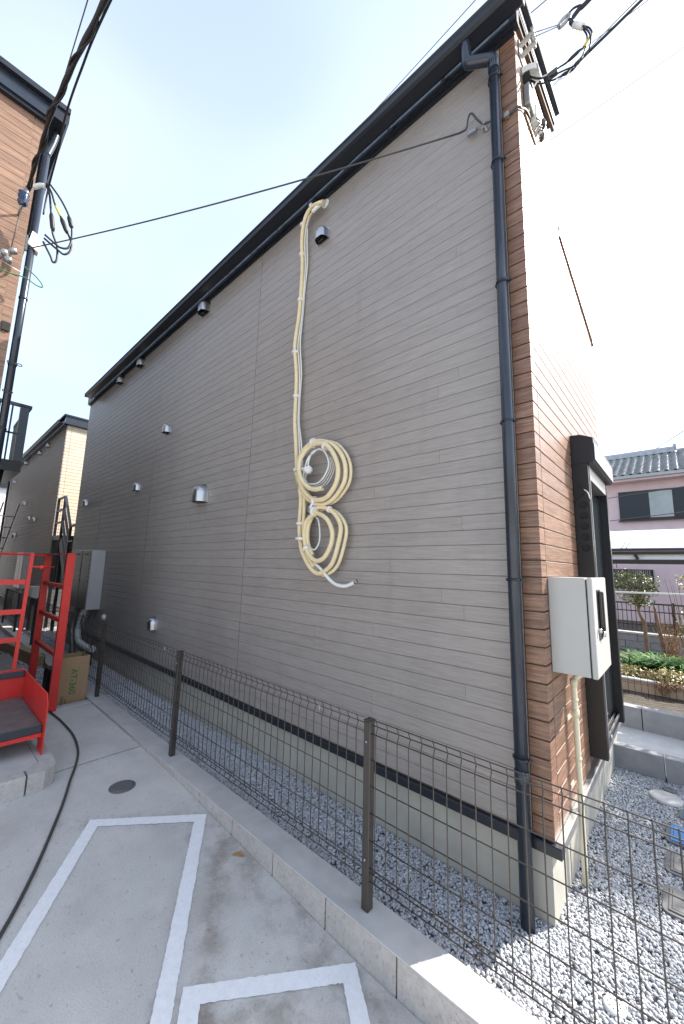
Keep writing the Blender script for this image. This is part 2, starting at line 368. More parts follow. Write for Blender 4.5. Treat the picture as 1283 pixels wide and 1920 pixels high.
# real stones, joined: nobody could count them
PH = (1+5**.5)/2
ICO = np.array([(-1, PH, 0), (1, PH, 0), (-1, -PH, 0), (1, -PH, 0), (0, -1, PH), (0, 1, PH), (0, -1, -PH), (0, 1, -PH), (PH, 0, -1), (PH, 0, 1), (-PH, 0, -1), (-PH, 0, 1)])/math.sqrt(1+PH*PH)
ICF = np.array([(0, 11, 5), (0, 5, 1), (0, 1, 7), (0, 7, 10), (0, 10, 11), (1, 5, 9), (5, 11, 4), (11, 10, 2), (10, 7, 6), (7, 1, 8), (3, 9, 4), (3, 4, 2), (3, 2, 6), (3, 6, 8), (3, 8, 9), (4, 9, 5), (2, 4, 11), (6, 2, 10), (8, 6, 7), (9, 8, 1)])
def stones(name, areas, M):
    P = []; SZ = []
    for (x0, x1, y0, y1, z, dens, size) in areas:
        n = int((x1-x0)*(y1-y0)*dens); P.append(np.c_[rng.uniform(x0, x1, n), rng.uniform(y0, y1, n), z+rng.uniform(-.003, .008, n)]); SZ.append(rng.uniform(.6, 1.25, n)*size)
    P = np.concatenate(P); SZ = np.concatenate(SZ); n = len(P)
    V = ICO[None]*(1+rng.uniform(-.28, .28, (n, 12, 1)))*np.c_[rng.uniform(.8, 1.35, n), rng.uniform(.6, 1, n), rng.uniform(.45, .85, n)][:, None, :]
    a = rng.uniform(0, 6.28, n); t = rng.uniform(-.7, .7, n)
    x = V[..., 0]; y = V[..., 1]*np.cos(t)[:, None]-V[..., 2]*np.sin(t)[:, None]; z = V[..., 1]*np.sin(t)[:, None]+V[..., 2]*np.cos(t)[:, None]
    V = np.stack([x*np.cos(a)[:, None]-y*np.sin(a)[:, None], x*np.sin(a)[:, None]+y*np.cos(a)[:, None], z], -1)*SZ[:, None, None]+P[:, None, :]
    F = (ICF[None]+12*np.arange(n)[:, None, None]).reshape(-1)
    me = bpy.data.meshes.new(name); me.vertices.add(n*12); me.vertices.foreach_set('co', V.reshape(-1))
    me.loops.add(len(F)); me.loops.foreach_set('vertex_index', F.astype(np.int32)); me.polygons.add(n*20)
    me.polygons.foreach_set('loop_start', np.arange(0, n*60, 3, dtype=np.int32)); me.polygons.foreach_set('loop_total', np.full(n*20, 3, dtype=np.int32))
    at = me.attributes.new('tint', 'FLOAT', 'POINT'); at.data.foreach_set('value', np.repeat(rng.uniform(0, 1, n), 12).astype(np.float32))
    me.update(calc_edges=True); me.validate(); me.materials.append(M)
    o = bpy.data.objects.new(name, me); COL.objects.link(o); o['kind'] = 'stuff'; return o
GRAV = bpy.data.materials.new('crushed_stone'); GRAV.use_nodes = True
n_ = GRAV.node_tree; at_ = n_.nodes.new('ShaderNodeAttribute'); at_.attribute_name = 'tint'; cr_ = n_.nodes.new('ShaderNodeValToRGB')
cr_.color_ramp.elements[0].color = (.33, .34, .36, 1); cr_.color_ramp.elements[1].color = (.51, .515, .525, 1); cr_.color_ramp.elements[1].position = .95
n_.links.new(at_.outputs['Fac'], cr_.inputs['Fac']); n_.links.new(cr_.outputs[0], n_.nodes['Principled BSDF'].inputs['Base Color']); n_.nodes['Principled BSDF'].inputs['Roughness'].default_value = .85
stones('gravel', [(-.62, .62, 1.65, 4.14, .082, 13500, .0086), (-4.2, -.5, 1.65, 2.145, .082, 13500, .0086), (-9.5, -4.2, 1.65, 2.145, .08, 4600, .0135), (-10.8, -5.14, .3, 1.48, .07, 1800, .02), (-14, -9.5, 1.65, 2.6, .078, 900, .025)], GRAV)

# ---------------------------------------------------------------- low block kerb under the fence
kb = thing('block_kerb', 'long low kerb of concrete blocks under the dark mesh fence', 'kerb', (-1, 1.565, 0))
bm0 = MB().bbox(-.1965, .1965, 1.49, 1.64, -.06, .1415, .003).build('block', BLOCK, kb, at=(0, 0, 0))
base = bm0
first = True
for k in range(-29, 10):
    x = -.987+.4*k+.2
    o = base if first else dup(base, kb); first = False
    o.location.x = x-kb.location.x
# mesh above was built relative to the kerb origin, so shift it into block space
base.data.transform(Matrix.Translation(Vector((kb.location.x, 0, 0))))
MB().bbox(-13, 3.1, 1.487, 1.643, .142, .15, .002).build('coping', COPE, kb)

# ---------------------------------------------------------------- mesh fence
fz = .15
fe = thing('mesh_fence', 'dark brown welded wire mesh fence with square posts on the block kerb', 'fence', (-1.2, 1.57, fz))
posts = [-1.209, -3.213, -5.15, -7.05, -8.97, -10.78, -12.49, .79]
p0 = MB().bbox(-.02, .02, -.02, .02, 0, .805, .003)
po = MB(); po.v = [(v[0]+fe.location.x, v[1]+1.57, v[2]+fz) for v in p0.v]; po.f = p0.f; po.sm = p0.sm; po.fix = True
P0 = po.build('post', WIREM, fe)
def bolt(z): return MB().lathe([(.006, 0), (.006, .004), (.003, .006)], (fe.location.x, 1.549, z), (0, -1, 0), 8)
for z in (.865, .36): bolt(z).build('bolt', GALV, P0)
MB().bbox(fe.location.x-.022, fe.location.x+.022, 1.548, 1.592, .955, .961, .002).build('post_cap', WIREM, P0)
for x in posts[1:]:
    c = dup_tree(P0, fe); c.location.x = x-posts[0]
zs = [.968, .937, .905, .79, .675, .56, .445, .332, .315, .280]
bump = {.937: .016, .315: 0.0}
vp = [(0, .280), (.014, .300), (.0, .320), (0, .905), (.015, .937), (0, .968), (0, .974)]
vw = MB().tube([(fe.location.x, 1.552+dy, z) for dy, z in vp], .0026, 5)
V0 = vw.build('vertical_wire', WIREM, fe)
wx = [-.497+.06*k for k in range(-199, 23)]
for i, x in enumerate(wx):
    c = V0 if i == 0 else dup(V0, fe)
    c.location.x = x-posts[0]
sp = sorted(posts)
for i in range(len(sp)):
    x0 = sp[i]; x1 = sp[i+1] if i+1 < len(sp) else 1.1
    for z in zs:
        y = 1.556+(.016 if z == .937 else (.014 if z == .300 else 0))
        MB().tube([(x0+.012, y, z), (x1-.012, y, z)], .0026, 5).build('horizontal_wire', WIREM, fe)
for (x, z) in ((-1.52, .935), (-3.45, .94)):                       # joint clips
    MB().tube([(x, 1.545, z+.02), (x, 1.548, z-.02)], .006, 6).build('joint_clip', GALV, fe)

# ---------------------------------------------------------------- main house
HX, HY = -.541, 2.13
ho = thing('grey_house', 'tall grey plank clad house end with brown corner, dark gutter and flat front window', 'house', (HX, HY, .09))
prof = [(2.15, .44), (4.43, .44), (4.43, 4.10), (3.12, 4.34), (3.12, 5.32), (2.15, 5.15)]
MB().prism(prof, 0, -9.49, -.559).build('wall', JOINT, ho)
CZ0, CP, NC = .455, .0865, 54
def board_mesh(name, h=CP, g=.0009, t=.019, c=.0021):
    """unit-length board along +X, its face at y=0 looking to -Y"""
    pr = [(t, g), (c, g), (0, g+c), (0, h-g-c), (c, h-g), (t, h-g)]
    b = MB().prism(pr, 0, 0, 1)
    me = bpy.data.meshes.new(name); me.from_pydata(b.v, [], b.f)
    import bmesh
    q = bmesh.new(); q.from_mesh(me); bmesh.ops.recalc_face_normals(q, faces=q.faces); q.to_mesh(q and me); q.free()
    return me
def put_board(me, name, M, parent, x0, x1, z, y=HY, face='y', fx=HX):
    if not me.materials: me.materials.append(M)
    o = bpy.data.objects.new(name, me); COL.objects.link(o); o.parent = parent; w = origin(parent)
    if face == 'y': o.location = Vector((x0, y, z))-w; o.scale = (x1-x0, 1, 1)
    else: o.location = Vector((fx, x0, z))-w; o.rotation_euler = (0, 0, R(90)); o.scale = (x1-x0, 1, 1)
    return o
gb = board_mesh('siding_board'); bb = board_mesh('brown_board', g=.0018, c=.003)
segs = [(-9.5, -7.872), (-7.866, -5.668), (-5.662, -3.203), (-3.197, -.6385)]
cnt = 0
for i in range(NC+1):
    z = CZ0+i*CP
    for s_, (x0, x1) in enumerate(segs):
        cuts = []
        if s_ == 3: cuts = [x0+(x1-x0)*(.18, .62, .40, .82)[(i*7+i//4) % 4]+random.choice((0, .14))]
        elif s_ == 2 and i % 3 != 2: cuts = [x0+(x1-x0)*(.35, .7, .52)[(i*5) % 3]]
        e = [x0]+cuts+[x1]
        for a, b in zip(e[:-1], e[1:]):
            put_board(gb, 'siding_board', GREY, ho, a+.0006, b-.0006, z, HY-random.uniform(0, .0008)); cnt += 1
# brown corner pieces, L shaped, one to a course
cprof = [(-.6345, 2.149), (-.6345, HY), (HX, HY), (HX, 2.2245), (-.5585, 2.2245), (-.5585, 2.149)]
c0 = None
for i in range(NC+1):
    z = CZ0+i*CP
    if c0 is None: c0 = MB().prism(cprof, 2, z+.0045, z+CP-.0035).build('corner_board', BROWN, ho); o = c0
    else: o = dup(c0, ho)
    o.location.z = i*CP
MB().box(-.636, -.559, 2.137, 2.149, CZ0, 5.2).build('corner_joint', BROWNJ, ho)
MB().box(-.5585, -.552, 2.137, 4.43, CZ0, 4.13).build('front_joint', BROWNJ, ho)
MB().box(-.5585, -.552, 2.137, 3.12, 4.13, 5.2).build('front_joint', BROWNJ, ho)
for i in range(NC+1):
    z = CZ0+i*CP; zt = z+CP
    if zt < 2.70:
        put_board(bb, 'brown_board', BROWN, ho, 2.2315, 3.035, z, face='x')
        if z > .45: put_board(bb, 'brown_board', BROWN, ho, 3.955, 4.43, z, face='x')
    elif zt < 4.12:
        m_ = 2.2315+(4.43-2.2315)*random.choice((.35, .55, .75))
        put_board(bb, 'brown_board', BROWN, ho, 2.2315, m_-.001, z, face='x'); put_board(bb, 'brown_board', BROWN, ho, m_+.001, 4.43, z, face='x')
    else:
        ye = max(3.12, min(4.43, 3.12+(4.4545-zt)/.1846))
        put_board(bb, 'brown_board', BROWN, ho, 2.2315, ye, z, face='x')
# foundation, flashing
MB().box(-9.48, -.562, 2.15, 4.4, -.05, .438).build('foundation', FOUND, ho)
MB().box(-.5625, -.5595, 2.49, 2.494, .07, .40).build('foundation_joint', JOINT, ho)
fp = [(2.1495, .452), (2.108, .452), (2.104, .446), (2.104, .405), (2.1495, .399)]
MB().prism(fp, 0, -9.5, -.5095).build('base_flashing', NAVY, ho)
fq = [(-.5605, .452), (-.516, .452), (-.5115, .446), (-.5115, .405), (-.5605, .399)]
MB().prism(fq, 1, 2.1505, 4.42).build('base_flashing', GALV, ho)  # same dark flashing; its sunlit sheen is given as a paler metal
# eave of the long side: stepped fascia, gap, box gutter on brackets, roof sheet
MB().prism([(2.128, 5.09), (2.105, 5.09), (2.105, 5.1145), (2.128, 5.1145)], 0, -9.52, HX+.004).build('eave_trim', NAVY, ho)
MB().prism([(2.13, 5.115), (2.085, 5.115), (2.085, 5.30), (2.13, 5.30)], 0, -9.56, HX+.03).build('fascia', NAVY, ho)
gds0 = MB().box(-1.0, -.56, 2.0825, 2.0848, 5.163, 5.182).build('gap_daylight_strip', STRIP, ho)  # daylight through the gutter gap, drawn as pale dashed strips
for k in range(1, 19): c = dup(gds0, ho); c.location.x = -.47*k
gut = [(2.058, 5.19), (2.05, 5.13), (2.035, 5.12), (1.955, 5.12), (1.935, 5.13), (1.928, 5.17), (1.920, 5.175), (1.918, 5.185), (1.936, 5.185), (1.942, 5.138), (1.958, 5.128), (2.034, 5.128), (2.042, 5.135), (2.052, 5.19)]
MB().prism(gut, 0, -9.15, -.462).build('gutter', NAVY, ho)
MB().box(-.4618, -.456, 1.922, 2.056, 5.121, 5.189).build('gutter_end_cap', GALV, ho)
MB().box(-9.156, -9.1502, 1.922, 2.056, 5.121, 5.189).build('gutter_end_cap', NAVY, ho)
g0 = MB().bar((-1.0, 1.93, 5.195), (-1.0, 2.0848, 5.205), .03, .004).build('gutter_bracket', GALV, ho)
for k in range(1, 19): c = dup(g0, ho); c.location.x = -.455*k
MB().prism([(2.02, 5.31), (3.2, 5.52), (3.2, 5.57), (2.02, 5.36)], 0, -9.62, -.53).build('roof', NAVY, ho)
MB().prism([(3.13, 4.43), (4.62, 4.145), (4.62, 4.175), (3.13, 4.46)], 0, -9.62, -.5395).build('roof', GALV, ho, label='lower roof behind the tall part')
def rake(y0, z0, y1, z1, h, x0, x1, M):
    return MB().prism([(y0, z0), (y1, z1), (y1, z1+h), (y0, z0+h)], 0, x0, x1)
rake(2.10, 5.175, 3.10, 5.345, .028, -.5405, -.520, 0).build('rake_trim', BROWNJ, ho)
rake(2.06, 5.235, 3.10, 5.41, .03, -.5405, -.512, 0).build('rake_underside', NAVY, ho)
rake(2.06, 5.266, 3.10, 5.441, .055, -.5405, -.508, 0).build('rake_board', PALEF, ho)
rake(2.0, 5.33, 3.14, 5.522, .016, -.5405, -.478, 0).build('drip_edge', NAVY, ho)
rake(2.0, 5.347, 3.14, 5.539, .03, -.5405, -.476, 0).build('rake_board', PALEF, ho)
rake(3.12, 4.362, 4.45, 4.112, .006, -.5405, -.526, 0).build('rake_trim', BROWNL, ho, label='thin tan strip under the lower roof edge')
rake(3.12, 4.3685, 4.45, 4.1185, .095, -.5405, -.530, 0).build('rake_board', PALEF, ho)
# downpipe
DX, DY = -.655, 2.062
MB().tube(smooth_path([(-.80, 1.985, 5.121), (-.80, 1.985, 5.03), (-.795, 1.99, 4.975), (-.775, 2.0, 4.965), (-.70, 2.04, 4.955), (-.672, 2.055, 4.948), (DX, DY, 4.925), (DX, DY, 4.85)], 4), .034, 14).build('downpipe_elbow', NAVYP, ho)
dpz = MB()
dpz.tube([(DX, DY, 4.87), (DX, DY, .07)], .031, 16)
dp = dpz.build('downpipe', NAVYP, ho)
for z in (4.88, .72): MB().lathe([(.0315, -.03), (.0335, -.03), (.0335, .03), (.0315, .03)], (DX, DY, z), n=16).build('pipe_socket', NAVYP, ho)
for z in (4.79, 4.17, 3.35, 2.505, 1.65, .80):
    b = MB().lathe([(.0312, -.006), (.0345, -.006), (.0345, .006), (.0312, .006)], (DX, DY, z), n=16); b.bar((DX-.038, DY, z), (DX-.038, 2.129, z-.004), .006, .014); b.bar((DX+.036, DY, z), (DX+.05, DY+.004, z), .012, .014)
    b.build('pipe_bracket', NAVY, ho)
MB().box(-9.54, -9.502, 2.10, 2.14, 5.09, 5.14).build('eave_end_fitting', WHITEP, ho)

# shutter window on the front: parts of the house
WX = -.445
sb = MB().prism([(-.5405, 2.462), (-.415, 2.462), (-.402, 2.475), (-.402, 2.632), (-.41, 2.640), (-.478, 2.672), (-.5405, 2.676)], 1, 3.042, 3.952).build('shutter_box', BLACK, ho)
MB().box(-.4015, -.3995, 3.05, 3.944, 2.503, 2.507).build('seam', BLACKM, sb)
MB().prism([(-.400, 2.478), (-.3965, 2.478), (-.3965, 2.60), (-.400, 2.60)], 1, 3.05, 3.945).build('face_plate', GALV, sb)
wf = MB().box(-.5405, WX, 3.045, 3.105, .53, 2.461); 
wf = wf.build('window_jamb', BLACK, ho)
MB().box(-.5405, WX, 3.885, 3.947, .53, 2.461).build('window_jamb', BLACK, ho)
MB().box(WX+.0005, WX+.004, 3.092, 3.106, .62, 2.45).build('guide_lip', GALV, wf)
MB().box(-.5405, WX-.004, 3.1055, 3.8845, 2.36, 2.461).build('window_head', GALV, ho)
MB().box(-.5405, WX-.03, 3.1055, 3.8845, .531, .58).build('window_sill', BLACK, ho)
for x in (-.53, -.505, -.478): MB().box(x, x+.008, 3.108, 3.882, .5805, .598).build('sill_track', GALV, ho)
MB().tube([(WX-.012, 3.3, .585), (WX-.012, 3.33, .60)], .006, 8).build('sill_latch', STEEL, ho)
gl = MB().box(-.528, -.522, 3.13, 3.50, .62, 2.33).build('window_pane', GLASS, ho)
MB().box(-.512, -.506, 3.50, 3.86, .62, 2.33).build('window_pane', GLASS, ho)
for (x, y0, y1) in ((-.525, 3.106, 3.13), (-.525, 3.50, 3.53), (-.509, 3.47, 3.499), (-.509, 3.86, 3.884)):
    MB().box(x-.012, x+.012, y0, y1, .599, 2.359).build('sash_stile', BLACK, ho)
MB().prism([(-.536, 2.305), (-.49, 2.315), (-.476, 2.30), (-.474, 2.26), (-.484, 2.235), (-.51, 2.215), (-.536, 2.195)], 1, 3.035, 3.0445).build('side_cover', BLACKM, ho)
for z in (2.165, 2.09, 2.015, 1.94, 1.865):
    MB().lathe([(.026, 0), (.026, .004), (.018, .0045), (.018, .001)], (-.482, 3.0446, z), (0, -1, 0), 16).build('knockout_ring', BLACKM, ho)
MB().tube(smooth_path([(WX-.03, 3.04, 2.27), (WX-.01, 3.037, 2.25), (WX+.003, 3.04, 2.20)], 4), .004, 6).build('pull_cord', WHITEP, ho)

# ---------------------------------------------------------------- vent hoods on the grey wall
def vent_parts(r, root):
    """hood: barrel with a domed top that bulges out of the wall, open below"""
    x, y, z = root.location; b = MB(); n = 14; m_ = 7; d = r*1.05
    rows = []
    for j in range(m_+1):
        t = j/m_*math.pi/2; yy = -d*math.sin(t); sc = math.cos(t)**.55 if j < m_ else .0; sc = max(sc, .35)
        row = []
        for i in range(n+1):
            a = math.pi*i/n; row.append((x-r*sc*math.cos(a), y-.006+yy, z+r*(sc*.9)*math.sin(a)))
        row = [(row[0][0], row[0][1], z-r*1.0)]+row+[(row[-1][0], row[-1][1], z-r*1.0)]
        rows.append(row)
    k = len(b.v); w = n+3
    for row in rows: b.v += row
    for j in range(m_):
        for i in range(w-1): b.f.append([k+j*w+i, k+j*w+i+1, k+(j+1)*w+i+1, k+(j+1)*w+i]); b.sm.append(True)
    b.f.append([k+m_*w+i for i in range(w)]); b.sm.append(True)
    b.fix = True
    b.build('hood', STEEL, root)
    pr = [(x-r*1.13*math.cos(a), z+r*1.06*math.sin(a)) for a in [math.pi*i/14 for i in range(15)]]
    pr = [(pr[0][0], z-r*1.06)]+pr+[(pr[-1][0], z-r*1.06)]
    MB().prism(pr, 1, y-.006, y-.0008).build('flange', STEEL, root)
    g = MB().prism([(p[0]*.0+x+(p[0]-x)*.82, z+(p[1]-z)*.82) for p in pr], 1, y-.0075, y-.0061); g.build('dark_opening', BLACKM, root)
    MB().bar((x-r*.4, y-.5*d, z-r*1.02), (x+r*.4, y-.5*d, z-r*1.02), .004, .012).build('drip_tab', STEEL, root)
vents = [(-2.235, 4.72, .068, 'vent hood under the eave just right of the bent top of the cream pipes'),
         (-4.42, 5.03, .092, 'vent hood tucked under the eave in the upper middle of the grey wall'),
         (-6.55, 5.035, .08, 'right hand vent hood of the pair under the far end of the eave'),
         (-7.50, 5.035, .08, 'left hand vent hood of the pair under the far end of the eave'),
         (-5.25, 3.56, .068, 'vent hood alone at upper mid height of the grey wall, below the eave pair'),
         (-6.15, 2.84, .066, 'vent hood at mid height between the far wall edge and the big hood'),
         (-8.84, 2.85, .068, 'vent hood nearest the far edge of the grey wall, above the meter cabinets'),
         (-4.11, 2.50, .105, 'largest steel vent hood, at mid height left of the coiled pipes'),
         (-5.10, .925, .075, 'low vent hood near the wall foot just above the wire fence')]
for (x, z, r, lab) in vents:
    v = thing('vent_hood', 'stainless '+lab, 'vent', (x, HY, z), 'steel vent hoods on the grey wall'); vent_parts(r, v)

# ---------------------------------------------------------------- coiled air conditioner pipes
Yp = 2.04
pb_ = thing('pipe_bundle', 'cream insulated air conditioner pipes hanging down the grey wall in two coils', 'pipes', (-2.2, 2.13, 4.95))
def P3(l, y=Yp):
    # measured in the plane y = 2.04; points nearer to or farther from the wall keep their sight line
    out = []
    for (x, z, *r_) in l:
        q = (r_[0] if r_ else y)/2.04; out.append((x*q, 2.04*q, 1.69+(z-1.69)*q))
    return out
upl = [(-2.134, 4.916, 2.13), (-2.16, 4.95, 2.09), (-2.211, 4.977), (-2.318, 5.007), (-2.396, 4.964), (-2.434, 4.845), (-2.438, 4.677, 2.06), (-2.416, 4.441, 2.08), (-2.418, 4.222, 2.09), (-2.43, 3.959, 2.085), (-2.461, 3.761, 2.07), (-2.468, 3.633, 2.06), (-2.43, 3.387, 2.06), (-2.422, 3.159, 2.06), (-2.421, 2.938, 2.05), (-2.394, 2.739), (-2.365, 2.499)]
dwn = [(-2.358, 2.444), (-2.303, 2.264), (-2.300, 2.137), (-2.304, 2.028), (-2.292, 1.919), (-2.259, 1.811), (-2.169, 1.693), (-2.078, 1.641), (-1.994, 1.663), (-1.923, 1.723), (-1.875, 1.84), (-1.848, 1.969), (-1.882, 2.05), (-1.958, 2.117), (-2.064, 2.15), (-2.123, 2.141)]
c2i = [(-2.121, 2.098, 2.02), (-2.171, 2.084, 2.02), (-2.225, 2.038, 2.02), (-2.241, 1.953, 2.02), (-2.225, 1.867, 2.02), (-2.174, 1.782, 2.02), (-2.092, 1.735, 2.02), (-2.008, 1.762, 2.02), (-1.947, 1.848, 2.02), (-1.932, 1.94, 2.02), (-1.973, 2.029, 2.02), (-2.042, 2.082, 2.02), (-2.111, 2.105), (-2.151, 2.09), (-2.188, 2.028), (-2.204, 1.951), (-2.189, 1.859), (-2.134, 1.775)]
c1o = [(-2.365, 2.54), (-2.364, 2.453), (-2.312, 2.324), (-2.221, 2.233), (-2.095, 2.177), (-1.979, 2.18), (-1.881, 2.245), (-1.821, 2.332), (-1.821, 2.448), (-1.874, 2.554), (-1.97, 2.644), (-2.09, 2.691), (-2.204, 2.696, 2.02), (-2.309, 2.636, 2.01), (-2.349, 2.558, 2.0)]
c1i = [(-2.349, 2.558, 2.0), (-2.339, 2.495, 2.0), (-2.303, 2.361, 2.005), (-2.222, 2.262, 2.01), (-2.117, 2.211, 2.01), (-2.0, 2.224, 2.01), (-1.911, 2.317, 2.01), (-1.892, 2.425, 2.01), (-1.928, 2.529, 2.01), (-2.008, 2.63, 2.01), (-2.099, 2.674, 2.01), (-2.213, 2.671, 2.01), (-2.307, 2.605, 2.0), (-2.336, 2.541, 1.99), (-2.332, 2.463, 1.985), (-2.283, 2.381, 1.985), (-2.204, 2.319, 1.985), (-2.131, 2.299, 1.985), (-2.052, 2.30, 1.985)]
RP = .0168
MB().tube(smooth_path(P3(upl+dwn[:1]), 5), RP, 12).build('insulated_pipe', IVORY, pb_)
MB().tube(smooth_path([(x+.012, min(2.112, y+.03), z) for (x, y, z) in P3(upl[3:]+dwn[:1])], 5), .012, 10).build('insulated_pipe', IVORY, pb_)
MB().tube(smooth_path(P3(dwn), 5), RP, 12).build('lower_coil', IVORY, pb_)
MB().tube(smooth_path([(x+.03, y+.03, z-.012) for (x, y, z) in P3(dwn)], 5), .013, 10).build('lower_coil', IVORY, pb_)
MB().tube(smooth_path([(x+.036, 2.045, z) for (x, z) in ((-2.325, 2.36), (-2.303, 2.264), (-2.295, 2.13), (-2.298, 2.02), (-2.285, 1.92), (-2.25, 1.80), (-2.16, 1.69))], 5), .015, 10).build('lower_coil', IVORY, pb_)
MB().tube(smooth_path(P3(c2i), 5), .0175, 12).build('lower_coil', IVORY, pb_)
MB().tube(smooth_path(P3(c1o), 5), RP, 12).build('upper_coil', IVORY, pb_)
MB().tube(smooth_path([(x+.022, y+.034, z+.004) for (x, y, z) in P3(c1o[2:12])], 5), .012, 10).build('upper_coil', IVORY, pb_)
MB().tube(smooth_path(P3(c1i), 5), .0185, 12).build('upper_coil', IVORY, pb_)
MB().tube(smooth_path(P3([(-2.075, 2.296), (-2.04, 2.31), (-2.02, 2.33)], 1.985), 3), .007, 8).build('copper_end', GALV, pb_)
drain = [(-2.121, 1.75), (-2.101, 1.714), (-2.041, 1.675), (-1.964, 1.612), (-1.89, 1.57), (-1.804, 1.559), (-1.738, 1.577), (-1.694, 1.598)]
MB().tube(smooth_path(P3(drain, 2.045), 5), .0125, 10).build('drain_hose', WHITEP, pb_, label='short white drain hose end pointing right')
MB().lathe([(.0135, -.012), (.0135, .012)], (-1.70, 2.045, 1.595), (.8, 0, .4), 10).build('hose_end', GALV, pb_)
w1 = [(-2.128, 2.627), (-2.219, 2.584), (-2.258, 2.515), (-2.28, 2.427), (-2.228, 2.36), (-2.114, 2.345), (-2.037, 2.392), (-1.992, 2.478), (-2.025, 2.57), (-2.097, 2.624), (-2.189, 2.608), (-2.227, 2.525), (-2.20, 2.46)]
MB().tube(smooth_path(P3(w1, 2.03), 5), .0075, 8).build('control_wire', WHITEP, pb_)
for d in (.02, .035, .05): MB().tube(smooth_path([(x+d*(1 if x > -2.12 else .4), 2.035+d*.3, z-d*.7) for (x, z) in w1[2:9]], 5), .003, 6).build('control_wire', WHITEP, pb_)
MB().tube(smooth_path(P3([(-2.12, 2.078), (-2.084, 2.044), (-2.064, 1.946), (-2.071, 1.871), (-2.117, 1.82), (-2.168, 1.845), (-2.191, 1.881)], 2.05), 5), .006, 8).build('control_wire', WHITEP, pb_)
thin = [(x+.030, y+.012, z) for (x, y, z) in P3(upl[4:])]+[(-2.30, 2.05, 2.44), (-2.25, 2.06, 2.38)]
MB().tube(smooth_path(thin, 5), .0045, 6).build('control_wire', WHITEP, pb_)
thin2 = [(x+.036+.012*math.sin(i*1.3), y+.025, z) for i, (x, y, z) in enumerate(P3(upl[5:]))]
MB().tube(smooth_path(thin2, 5), .006, 8).build('control_wire', WHITEP, pb_)
MB().tube(smooth_path([(-2.225, 2.125, 5.045), (-2.21, 2.085, 5.02), (-2.25, 2.05, 4.97), (-2.31, 2.045, 4.955)], 5), .017, 10).build('drain_hose', WHITEP, pb_)
MB().lathe([(.045, 0), (.045, .006), (.03, .012)], (-2.228, 2.129, 5.05), (0, -1, 0), 16).build('wall_sleeve', WHITEP, pb_)
MB().lathe([(.032, -.018), (.034, 0), (.028, .02)], (-2.20, 2.02, 2.465), (.3, -1, .5), 12).build('wrapped_end', TAPE, pb_)
def band(cx, cy, cz, ax, r=.03, w=.026, sx=1.):
    b = MB().lathe([(r*.9, -w/2), (r, -w/2), (r*1.02, w/2), (r*.9, w/2)], (0, 0, 0), ax, 12)
    b.v = [(cx+v[0]*sx, cy+v[1], cz+v[2]) for v in b.v]; return b
for (x, z, ax, r, sx, y) in ((-2.16, 2.683, (1, 0, .1), .042, 1, 2.03), (-2.02, 2.63, (1, 0, -.6), .04, 1, 2.03), (-2.325, 2.487, (.1, 0, 1), .034, 1.9, 2.03), (-2.12, 2.20, (1, 0, .1), .04, 1, 2.03),
                             (-2.125, 2.12, (1, 0, -.5), .04, 1, 2.02), (-2.288, 2.033, (0, 0, 1), .027, 1.25, 2.04), (-2.265, 1.909, (.1, 0, 1), .035, 1.7, 2.03), (-2.2, 1.83, (.5, 0, -1), .03, 1, 2.02), (-1.963, 2.123, (1, 0, -.5), .025, 1, 2.04),
                             (-2.31, 5.0, (1, 0, .1), .027, 1, 2.045), (-2.425, 4.879, (.3, 0, 1), .025, 1.2, 2.045), (-2.42, 4.559, (0, 0, 1), .024, 1.2, 2.075), (-2.41, 4.091, (0, 0, 1), .024, 1.2, 2.09), (-2.45, 3.591, (0, 0, 1), .026, 1.2, 2.065), (-2.41, 3.16, (0, 0, 1), .026, 1.2, 2.065)):
    band(x*y/2.03, y, 1.69+(z-1.69)*y/2.03, ax, r, .022, sx).build('tape_band', TAPE, pb_)
MB().tube([(-2.125, 2.01, 2.19), (-2.135, 2.0, 2.15), (-2.12, 2.005, 2.11)], .012, 6).build('tape_band', TAPE, pb_)
for z in (2.15, 2.08): MB().bbox(-2.27, -2.215, 2.06, 2.1285, z-.03, z+.03, .004).build('wall_clip', GALV, pb_)

# ---------------------------------------------------------------- white cabinet on the brown front
cb = thing('pull_box', 'ivory steel electrical cabinet with black handle on the brown house front', 'electrical box', (HX, 2.233, 1.19))
MB().bbox(-.5405, -.372, 2.233, 2.655, 1.192, 1.668, .003).build('body', BOXG, cb)
MB().box(-.3719, -.366, 2.24, 2.648, 1.199, 1.66).build('door_gasket', BLACKM, cb)
dr = MB().bbox(-.3659, -.342, 2.231, 2.657, 1.19, 1.67, .004).build('door', BOXG, cb)
hp = MB().bbox(-.3418, -.338, 2.33, 2.43, 1.36, 1.61, .0015).build('handle_plate', BLACKM, dr)
MB().bbox(-.3378, -.325, 2.345, 2.372, 1.42, 1.605, .004).build('handle_lever', BLACK, cb)
MB().bbox(-.3378, -.322, 2.392, 2.42, 1.40, 1.60, .004).build('handle_lever', BLACK, cb)
MB().tube([(-.338, 2.31, 1.41), (-.325, 2.31, 1.41)], .011, 10).build('lock', STEEL, cb)
MB().tube([(-.338, 2.40, 1.385), (-.322, 2.40, 1.385)], .013, 10).build('lock', STEEL, cb)
MB().box(-.36, -.35, 2.2305, 2.233, 1.60, 1.66).build('hinge', BOXG, cb)

